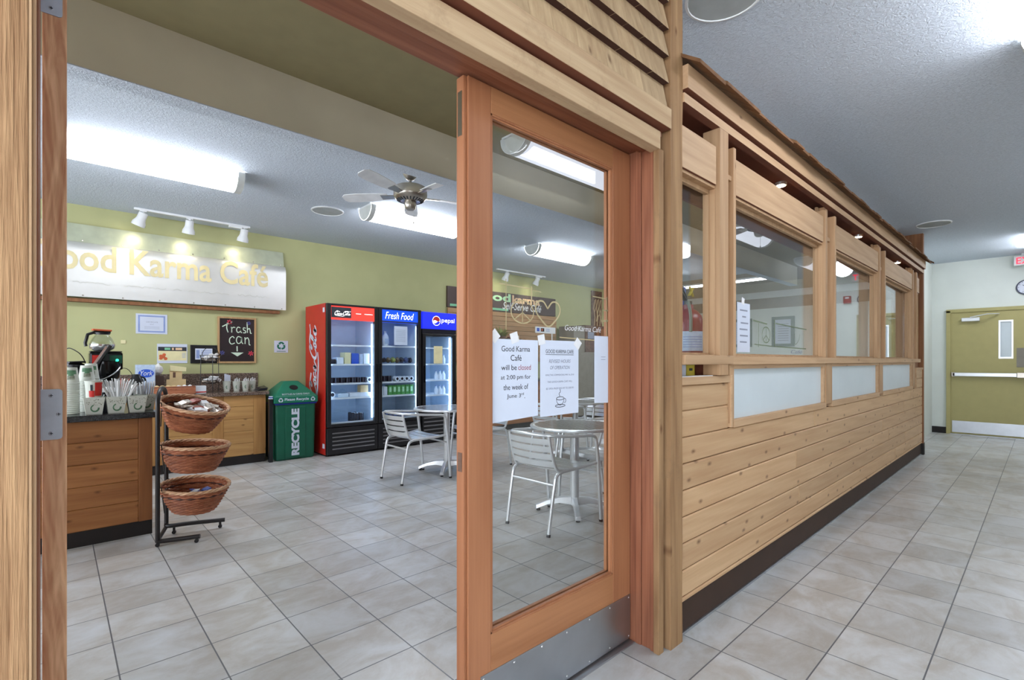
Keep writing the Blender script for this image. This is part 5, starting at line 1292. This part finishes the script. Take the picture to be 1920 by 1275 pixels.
rows(o, [(2.615 + i * .076, 6.28 + j * .085, .93) for j in range(2) for i in range(7)], 'dark round tub in the long row on the middle left cooler shelf', 'tub', 'dark tubs on the left middle shelf')
def roll(x, z, lab, rr=.034):
    r = tag(empty('white_roll', (x, 6.3, z)), lab, 'cup'); Rm = Matrix.Rotation(PI / 2, 3, 'X')
    B().lathe([(rr, 0), (rr, .09)], (x, 6.33, z + rr + .001), 16, mtx=Rm).build('body', 'box_white', r, 40); B().lathe([(rr * .6, .0905), (rr * .5, .0915)], (x, 6.33, z + rr + .001), 16, mtx=Rm).build('centre', 'can_dark', r); return r
roll(3.135, .93, 'white round container with dark centre at the right of the dark tubs'); roll(2.62, .74, 'white round container with dark centre on the lower left cooler shelf', .04)
q0 = roll(3.58, .93, 'white round container with dark centre on the right cooler shelf')
rows(q0, [(3.56 + i * .076, 6.3, .93) for i in range(4)], 'white round container with dark centre in the row on the right cooler shelf', 'cup', 'white round containers on the right shelf')
o = B().lathe([(.035, .931), (.035, 1.01)], (3.32, 6.30, 0), 14).build('jelly_tub', 'can_dark', smooth=40)
rows(o, [(3.31 + i * .076, 6.30, .93) for i in range(3)], 'dark tub left of the white round containers', 'tub', 'dark tubs on the right shelf')
for i, (x, w, h, m, lab) in enumerate(((2.60, .07, .06, 'can_dark', 'dark carton at the left end of the upper left cooler shelf'), (2.685, .09, .085, 'box_white', 'low white carton beside the dark carton in the cooler'), (2.79, .085, .15, 'cream', 'tall cream carton left of the blue one in the cooler'),
                                        (2.885, .10, .14, 'blue_box', 'bright blue carton on the upper left cooler shelf'), (2.995, .05, .13, 'ext_label', 'pale blue carton right of the bright blue one'), (3.055, .085, .14, 'box_white', 'white carton at the right end of the upper left cooler shelf'))):
    o = B().box(x, x + w, 6.25, 6.40, 1.18, 1.18 + h).build('carton', m, bevel=.003); tag(o, lab, 'carton')
for i, (x, w, h, m, lab) in enumerate(((2.70, .14, .05, 'cooler_wall', 'pale tray on the lower left cooler shelf'), (2.86, .30, .055, 'box_white', 'long white tray on the lower left cooler shelf'))):
    o = B().box(x, x + w, 6.25, 6.42, .74, .74 + h).build('food_tray', m, bevel=.006); tag(o, lab, 'tray')
o = B().lathe([(.06, .79), (.055, .82), (.03, .845), (.0, .85)], (2.79, 6.33, 0), 18, caps=False).build('dome_lid', 'acrylic', smooth=40); tag(o, 'clear dome lid on the pale cooler tray', 'lid')
o = B().box(3.02, 3.13, 6.27, 6.37, .795, .89).build('brown_carton', 'card_tan', bevel=.003); tag(o, 'brown carton on the long white cooler tray', 'carton')
for i in range(2):
    r3 = tag(empty('water_jug', (3.33 + i * .11, 6.33, 1.43)), ('left' if i == 0 else 'right') + ' clear white jug on the top right cooler shelf', 'jug')
    x = 3.325 + i * .095; B().lathe([(.042, 1.431), (.044, 1.44), (.044, 1.56), (.02, 1.60), (.018, 1.62)], (x, 6.33, 0), 18).build('bottle', 'box_white', r3, 40); B().lathe([(.02, 1.62), (.02, 1.64)], (x, 6.33, 0), 14).build('cap', 'white', r3)
    B().box(x - .03, x + .03, 6.283, 6.286, 1.46, 1.53).build('label', 'ext_label', r3)
for i in range(8):
    m = ['brown_food', 'can_dark', 'brown_food', 'leaf', 'brown_food', 'can_dark', 'can_blue', 'can_dark'][i]
    o = crumple('wrapped_sandwich', (3.325 + i * .069, 6.325, 1.230), (.034, .058, .042), m, 'wrapped sandwich in the row on the upper right cooler shelf', 'sandwich', 'wrapped sandwiches', 40 + i)
o = B().box(3.29, 3.345, 6.25, 6.36, .74, .86).build('white_carton', 'box_white', bevel=.003)
rows(o, [(3.318 + i * .062, 6.305, .74) for i in range(2)], 'white carton left of the green juice cartons', 'carton', 'white cartons on the lower right shelf')
o0 = empty('juice_carton', (3.45, 6.30, .74)); B().box(3.42, 3.48, 6.25, 6.35, .741, .875).build('carton', 'green_box', o0, bevel=.003); B().box(3.435, 3.465, 6.2485, 6.25, .78, .85).build('label', 'mint', o0)
rows(o0, [(3.455 + i * .068, 6.30, .74) for i in range(6)], 'green juice carton in the row on the lower right cooler shelf', 'carton', 'green juice cartons')

# pepsi cooler
r = tag(empty('soda_cooler', (4.23, 6.5, 0)), 'single door soda cooler with deep blue header beside the double cooler', 'cooler')
px0, px1, py0, py1 = 3.922, 4.535, 6.16, 6.87
B().box(px0, px0 + .035, py0 + .05, py1, .02, 1.945).build('side_panel', 'black', r); B().box(px1 - .035, px1, py0 + .05, py1, .02, 1.945).build('side_panel', 'black', r)
B().box(px0 + .035, px1 - .035, py1 - .03, py1, .02, 1.945).build('back_panel', 'black', r); B().box(px0 + .035, px1 - .035, py0 + .05, py1 - .03, 1.60, 1.945).build('top_box', 'black', r); B().box(px0 + .035, px1 - .035, py0 + .05, py1 - .03, .02, .46).build('base_box', 'black', r)
B().box(px0 + .02, px1 - .02, py0 + .08, py1 - .02, 0, .02).build('foot_rail', 'black_base', r)
B().box(px0 + .036, px1 - .036, py1 - .06, py1 - .031, .461, 1.6).box(px0 + .036, px0 + .05, py0 + .06, py1 - .06, .461, 1.6).box(px1 - .05, px1 - .036, py0 + .06, py1 - .06, .461, 1.6).box(px0 + .05, px1 - .05, py0 + .06, py1 - .06, .461, .475).build('liner', 'cooler_wall', r)
B().box(4.44, 4.455, py0 + .056, py0 + .07, .50, 1.57).box(4.0, 4.01, py0 + .056, py0 + .066, .50, 1.57).build('led_strip', 'led', r)
b = B()
for z in (.71, .935, 1.177, 1.42):
    b.box(3.975, 4.48, 6.235, 6.245, z - .02, z - .001)
    for i in range(9): b.box(3.975, 4.48, 6.255 + i * .058, 6.266 + i * .058, z - .008, z - .001)
b.build('shelf', 'shelf', r)
b = B().box(px0 + .01, 3.988, py0 + .01, py0 + .05, .455, 1.62).box(4.465, px1 - .002, py0 + .01, py0 + .05, .455, 1.62).box(3.988, 4.465, py0 + .01, py0 + .05, .455, .485).box(3.988, 4.465, py0 + .01, py0 + .05, 1.585, 1.62)
d = b.build('door', 'black', r, bevel=.004); B().box(3.988, 4.465, py0 + .025, py0 + .03, .485, 1.585).build('glass', 'cglass', d); B().box(px0 + .03, 3.97, py0 - .008, py0 + .01, .9, 1.15).build('handle', 'black_gloss', d, bevel=.003)
h = B().box(px0 + .004, px1 - .002, py0 + .0, py0 + .05, 1.69, 1.94).build('header_sign', 'pepsi_backlit', r, bevel=.006)
B().box(px0 + .004, px1 - .002, py0 + .012, py0 + .05, 1.625, 1.69).build('header_trim', 'can_dark', r)
cxp, czp, rp = 4.165, 1.815, .072
b = B(); yy = py0 - .0012
b.add([(cxp + rp * math.cos(2 * PI * i / 30), yy, czp + rp * math.sin(2 * PI * i / 30)) for i in range(30)], [list(range(30))])
def cap(a0, a1, cur, mi, rr):
    b.mat(mi); arcp = [(rr * math.cos(a0 + (a1 - a0) * i / 14), rr * math.sin(a0 + (a1 - a0) * i / 14)) for i in range(15)]
    p, q = Vector(arcp[-1]), Vector(arcp[0]); back = [p.lerp(q, t / 8) + Vector((0, cur * math.sin(2 * PI * t / 8))) for t in range(1, 8)]
    P = arcp + [(v.x, v.y) for v in back]; b.add([(cxp + u, yy - .0008, czp + v) for u, v in P], [list(range(len(P)))])
cap(math.radians(8), math.radians(188), .014, 1, rp * .9); cap(math.radians(212), math.radians(350), .010, 2, rp * .9)
b.mat(0).text('pepsi', (4.255, yy, 1.775), X_, Z_, .24, .085, .001, .05, .0)
b.build('logo', ['white_backlit', 'red', 'pepsi_backlit'], h)
B().box(px0 + .006, px1 - .004, py0 + .008, py0 + .05, .025, .44).build('grille', 'black', r)
b = B()
for i in range(6): b.box(px0 + .03, px1 - .03, py0, py0 + .008, .08 + i * .058, .098 + i * .058)
b.build('louver', 'louver', r)
o = B().box(4.135, 4.29, 6.1835, 6.185, 1.18, 1.44).build('paper_notice', 'cream'); tag(o, 'pale paper taped on the soda cooler door', 'paper notice')
for z, lab in ((.935, 'pale bottle on the lower shelf of the soda cooler'), (1.177, 'pale bottle on the upper shelf of the soda cooler'), (.71, 'pale bottle on the lowest shelf of the soda cooler')):
    r4 = empty('drink_bottle', (4.30, 6.31, z)); B().lathe([(.03, z + .001), (.031, z + .07), (.012, z + .11), (.012, z + .125)], (4.30, 6.31, 0), 14).build('bottle', 'box_white', r4, 40); B().lathe([(.013, z + .125), (.013, z + .137)], (4.30, 6.31, 0), 10).build('cap', 'blue_paper', r4)
    rows(r4, [(4.26 + i * .068, 6.31, z) for i in range(3)], lab, 'bottle', lab.replace('pale bottle', 'bottles'))

# ------------------------------------------------------------------ basket rack
r = tag(empty('basket_rack', (.55, 4.08, 0)), 'black tubular three tier basket rack at the counter end', 'rack')
A0 = Vector((.492, 3.955, 0)); A1 = Vector((.575, 4.215, 0)); dv = (A1 - A0); ax = dv.normalized(); px = Vector((ax.y, -ax.x, 0))
mid = (A0 + A1) / 2; hw = dv.length / 2
path = [A0 + Z_ * .03, A0 + Z_ * .90] + [mid + ax * (-hw * math.cos(t * PI / 12)) + Z_ * (.93 + .105 * math.sin(t * PI / 12)) for t in range(13)] + [A1 + Z_ * .90, A1 + Z_ * .06]
B().tube(path, .0135, 10).build('upright_frame', 'powder', r, 60)
f1 = cat_rom([A0 + Z_ * .035, A0 + px * .06 + Z_ * .033, A0 + px * .24 - ax * .02 + Z_ * .04], 5); f2 = cat_rom([A1 + Z_ * .065, A1 + px * .02 - ax * .03 + Z_ * .06, A1 + px * .14 - ax * .03 + Z_ * .062, A1 + px * .36 - ax * .02 + Z_ * .055], 6)
B().tube(f1, .0145, 10).build('foot_bar', 'powder', r, 60); B().tube(f2, .0145, 10).build('foot_bar', 'powder', r, 60)
B().tube([A0 + Z_ * .04, A1 + Z_ * .05], .0125, 8).build('cross_bar', 'powder', r, 60)
for p in (A0 + px * .22 - ax * .02, A1 + px * .33 - ax * .02, A0 + Z_ * 0, A1 + px * .05 - ax * .03):
    c = B().cyl(p + Z_ * .022, p + Z_ * .045, .008, n=10).build('caster_stem', 'powder', r); B().cyl(p - ax * .008 + Z_ * .013, p + ax * .008 + Z_ * .013, .0128, n=16).build('caster_wheel', 'black', c, 50)
RIMS = []
def basket(z, tilt, tilt2, lab):
    c = mid + px * .190 + Z_ * z
    R = Matrix(((px.x, ax.x, 0), (px.y, ax.y, 0), (0, 0, 1))) @ Matrix.Rotation(tilt, 3, 'Y') @ Matrix.Rotation(tilt2, 3, 'X')
    T = lambda u, v, w: c + R @ Vector((u, v, w))
    r = tag(empty('wicker_basket', tuple(c)), lab, 'basket', 'wicker baskets on the rack')
    a_, b_, H_ = .205, .158, .172; n = 72; NS = 17
    def at(t): return (.62 + .38 * t ** .85)
    b = B(); bd = B()
    for L in range(NS):
        t = L / (NS - 1); k = at(t); (bd if L == NS - 4 else b).tube([T(a_ * k * math.cos(q) * (1 + .032 * math.cos(q * n / 4 + L * PI)), b_ * k * math.sin(q) * (1 + .032 * math.cos(q * n / 4 + L * PI)), -H_ + H_ * .93 * t) for q in [2 * PI * i / n for i in range(n)]], .0068, 5, closed=True)
    b.build('woven_wall', 'wicker', r, 70); bd.build('dark_band', 'wicker_dark', r, 70)
    b = B()
    for i in range(18):
        q = 2 * PI * i / 18; b.tube([T(a_ * at(t) * math.cos(q), b_ * at(t) * math.sin(q), -H_ + H_ * .95 * t) for t in (0, .25, .5, .75, 1)], .004, 5)
    b.build('stake', 'wicker', r, 70)
    b = B()
    for ph in (0, 2 * PI / 3, 4 * PI / 3):
        b.tube([T((a_ + .003 + .006 * math.cos(q * 11 + ph)) * math.cos(q), (b_ + .003 + .006 * math.cos(q * 11 + ph)) * math.sin(q), .002 + .006 * math.sin(q * 11 + ph)) for q in [2 * PI * i / 132 for i in range(132)]], .0066, 6, closed=True)
    b.build('braided_rim', 'wicker_rim', r, 70)
    m = 36; b = B(); b.add([T(a_ * .63 * math.cos(2 * PI * i / m), b_ * .63 * math.sin(2 * PI * i / m), zz) for zz in (-H_, -H_ + .008) for i in range(m)], [list(range(m))[::-1], list(range(m, 2 * m))] + [[i, (i + 1) % m, m + (i + 1) % m, m + i] for i in range(m)])
    b.build('woven_base', 'wicker', r)
    for s in (-1, 1):
        b = B(); b.tube([mid + ax * hw * s + Z_ * (z + .03), mid + ax * hw * s + px * .02 + Z_ * (z + .028), T(-a_ * .86, s * b_ * .45, -.03), T(-a_ * .78, s * b_ * .45, -H_ + .01)], .004, 6)
        b.build('wire_bracket', 'powder', r)
    return T
T1 = basket(.915, math.radians(12), math.radians(15), 'top wicker basket full of snack packets')
T2 = basket(.635, math.radians(3), math.radians(3), 'middle wicker basket, empty')
T3 = basket(.355, math.radians(3), math.radians(9), 'bottom wicker basket with a few blue and white packets')
def packet(T, u, v, w, m, lab, g, s=1.0):
    bm = B(); e = random.uniform(-1, 1); c, s_ = math.cos(e), math.sin(e); tl = random.uniform(-.5, .5)
    P = []
    for zz in (-.006, .006):
        for a, d, k in ((-.034, -.02, .3), (.0, -.022, 1), (.034, -.02, .3), (.034, .02, .3), (.0, .022, 1), (-.034, .02, .3)):
            P.append(T(u + s * (a * c - d * s_), v + s * (a * s_ + d * c), w + zz * k * 1.6 + a * tl))
    bm.add(P, [[0, 5, 4, 1], [1, 4, 3, 2], [6, 7, 10, 11], [7, 8, 9, 10]] + [[i, (i + 1) % 6, 6 + (i + 1) % 6, 6 + i] for i in range(6)])
    tag(bm.build('snack_packet', m), lab, 'packet', g)
for i in range(26):
    a = i * 2.399; q = math.sqrt((i + .5) / 26); packet(T1, .03 + .115 * q * math.cos(a), .095 * q * math.sin(a), -.036 + .014 * (i % 3) + .010 * (i // 14), ['foil', 'foil', 'foil_red', 'crumple'][i % 4], 'shiny snack packet heaped in the top wicker basket', 'snack packets in the top basket', 1.1)
for i in range(9):
    a = i * 2.399; q = math.sqrt((i + .5) / 9); packet(T3, .02 + .10 * q * math.cos(a), -.01 + .08 * q * math.sin(a), -.066 + .012 * (i % 2), ['foil_blue', 'crumple', 'crumple'][i % 3], 'small wrapped packet lying in the bottom wicker basket', 'packets in the bottom basket')

# ------------------------------------------------------------------ tables and chairs
def make_table():
    r = empty('bistro_table'); R_ = .36; H_ = .70
    B().lathe([(.0, H_ - .012), (R_ - .012, H_ - .012), (R_, H_ - .02), (R_ + .003, H_ - .008), (R_, H_ + .001), (R_ - .014, H_ + .003), (R_ - .02, H_ - .001), (.0, H_ - .001)], (0, 0, 0), 48, caps=False).build('tabletop', 'alu', r, 40)
    b = B(); n = 19
    for i in range(n):
        y = -R_ + .03 + (2 * R_ - .06) * (i + .5) / n; hx_ = math.sqrt(max(0, (R_ - .028) ** 2 - y * y))
        b.box(-hx_, hx_, y - .010, y + .010, H_ - .002, H_ + .0018)
    b.build('stamped_pattern', 'chrome', r)
    B().cyl((0, 0, .09), (0, 0, H_ - .012), .036, n=24).build('column', 'alu', r, 50)
    B().lathe([(.14, H_ - .026), (.14, H_ - .014), (.05, H_ - .013)], (0, 0, 0), 20).build('top_plate', 'alu', r)
    for k in range(4):
        a = PI / 4 + k * PI / 2; c, s = math.cos(a), math.sin(a); q = Vector((-s, c, 0)) * .024; b = B()
        P = [(.025, .05, .115), (.12, .062, .112), (.22, .050, .085), (.315, .014, .045)]; vs = []
        for d, z0, z1 in P: 
            w = 1.0 if d > .1 else 1.3
            vs += [Vector((c * d, s * d, z0)) - q * w, Vector((c * d, s * d, z0)) + q * w, Vector((c * d, s * d, z1)) + q * w * .7, Vector((c * d, s * d, z1)) - q * w * .7]
        fs = [[0, 1, 2, 3], [12, 15, 14, 13]]
        for i in range(3): fs += [[4 * i + j, 4 * i + (j + 1) % 4, 4 * i + 4 + (j + 1) % 4, 4 * i + 4 + j] for j in range(4)]
        l = b.add(vs, fs).build('leg', 'alu', r, 50, bevel=.004); B().cyl((c * .295, s * .295, 0), (c * .295, s * .295, .02), .016, n=12).build('foot_pad', 'black', l)
    return r
def make_chair():
    r = empty('bistro_chair'); R_ = .0125
    for s in (-1, 1):
        # front leg rising to the arm
        l = B().tube(cat_rom([(.27, .26 * s, .012), (.245, .262 * s, .30), (.222, .264 * s, .50), (.205, .264 * s, .615)], 4), R_ * 1.15, 10).build('leg', 'alu', r, 60)
        B().cyl((.2705, .26 * s, 0), (.268, .26 * s, .018), .0155, n=12).build('foot_cap', 'black', l)
        l = B().tube(cat_rom([(-.27, .205 * s, .012), (-.245, .207 * s, .16), (-.212, .209 * s, .34), (-.195, .21 * s, .40), (-.16, .211 * s, .425), (-.08, .215 * s, .432), (.08, .235 * s, .44), (.215, .257 * s, .455)], 5), R_, 10).build('leg', 'alu', r, 60)
        B().cyl((-.2712, .205 * s, 0), (-.267, .205 * s, .018), .0145, n=12).build('foot_cap', 'black', l)
        B().tube(cat_rom([(-.255, .195 * s, .692), (-.235, .197 * s, .60), (-.20, .20 * s, .49), (-.17, .203 * s, .445), (-.12, .205 * s, .434)], 5), R_ * .9, 10).build('back_post', 'alu', r, 60)
    arm = [(.205, .264, .612), (.195, .264, .645), (.16, .262, .663), (.06, .258, .672), (-.10, .245, .684), (-.20, .215, .692), (-.262, .14, .697), (-.285, 0, .70), (-.262, -.14, .697), (-.20, -.215, .692), (-.10, -.245, .684), (.06, -.258, .672), (.16, -.262, .663), (.195, -.264, .645), (.205, -.264, .612)]
    B().tube(cat_rom(arm, 5), R_, 10).build('arm_rail', 'alu', r, 60)
    B().tube([(-.212, -.208, .345), (-.212, .208, .345)], .009, 8).build('stretcher', 'alu', r, 60); B().tube([(.236, -.262, .375), (.236, .262, .375)], .009, 8).build('stretcher', 'alu', r, 60)
    for k in range(4):
        zc = .49 + k * .054; b = B(); n = 12; vs = []
        for i in range(n + 1):
            t = -1 + 2 * i / n; y = t * .192; bow = -.035 * (1 - t * t); xc = -.205 - (zc - .49) * .27 + bow
            for dz, dx in ((-.021, .004), (.021, -.008)):
                vs += [(xc + dx, y, zc + dz), (xc + dx - .0035, y, zc + dz)]
        fs = []
        for i in range(n):
            o = 4 * i; fs += [[o, o + 4, o + 6, o + 2], [o + 1, o + 3, o + 7, o + 5], [o, o + 1, o + 5, o + 4], [o + 2, o + 6, o + 7, o + 3]]
        fs += [[0, 2, 3, 1], [4 * n, 4 * n + 1, 4 * n + 3, 4 * n + 2]]
        b.add(vs, fs).build('back_slat', 'alu', r, 60)
    prof = [(-.175, .447), (-.105, .434), (-.03, .430), (.045, .434), (.12, .443), (.19, .450), (.245, .428)]
    for k in range(6):
        (xa, za), (xb, zb) = prof[k], prof[k + 1]; g = .006; d = Vector((xb - xa, 0, zb - za)).normalized() * g; n = 8; b = B(); vs = []
        for i in range(n + 1):
            t = -1 + 2 * i / n; sag = -.010 * (1 - t * t); wa = .207 + (xa + .175) * .12; wb = .207 + (xb + .175) * .12
            for x, z, w in ((xa + d.x, za + d.z, wa), (xb - d.x, zb - d.z, wb)):
                vs += [(x, t * w, z + sag + .006), (x, t * w, z + sag + .002)]
        fs = []
        for i in range(n):
            o = 4 * i; fs += [[o, o + 4, o + 6, o + 2], [o + 1, o + 3, o + 7, o + 5], [o, o + 1, o + 5, o + 4], [o + 2, o + 6, o + 7, o + 3]]
        fs += [[0, 2, 3, 1], [4 * n, 4 * n + 1, 4 * n + 3, 4 * n + 2]]
        b.add(vs, fs).build('seat_slat', 'alu', r, 60)
    return r
t0 = make_table(); TG = 'round aluminium bistro tables'
t0.location = (3.20, 4.53, 0); tag(t0, 'round aluminium bistro table in front of the soda cooler', 'table', TG)
dup(t0, (3.11, 2.61, 0), 0, 'round aluminium bistro table nearest the closed door', TG)
dup(t0, (4.88, 4.08, 0), 0, 'round aluminium bistro table farthest back behind the notices', TG)
c0 = make_chair(); CG = 'aluminium bistro armchairs'
c0.location = (2.75, 4.47, 0); tag(c0, 'aluminium slatted armchair in the doorway beside the coolers', 'chair', CG)
dup(c0, (2.765, 2.545, 0), .03, 'aluminium slatted armchair nearest the door glass, its back to the left', CG)
dup(c0, (3.42, 2.56, 0), PI - .05, 'aluminium slatted armchair at the right of the nearest bistro table', CG)
dup(c0, (3.66, 4.47, 0), PI, 'aluminium slatted armchair under the closing notice, at the far side of the cooler table', CG)
dup(c0, (4.50, 4.05, 0), 0, 'aluminium slatted armchair half hidden behind the nearest bistro table', CG)
dup(c0, (5.20, 4.14, 0), PI, 'aluminium slatted armchair farthest back, its slats facing the door', CG)
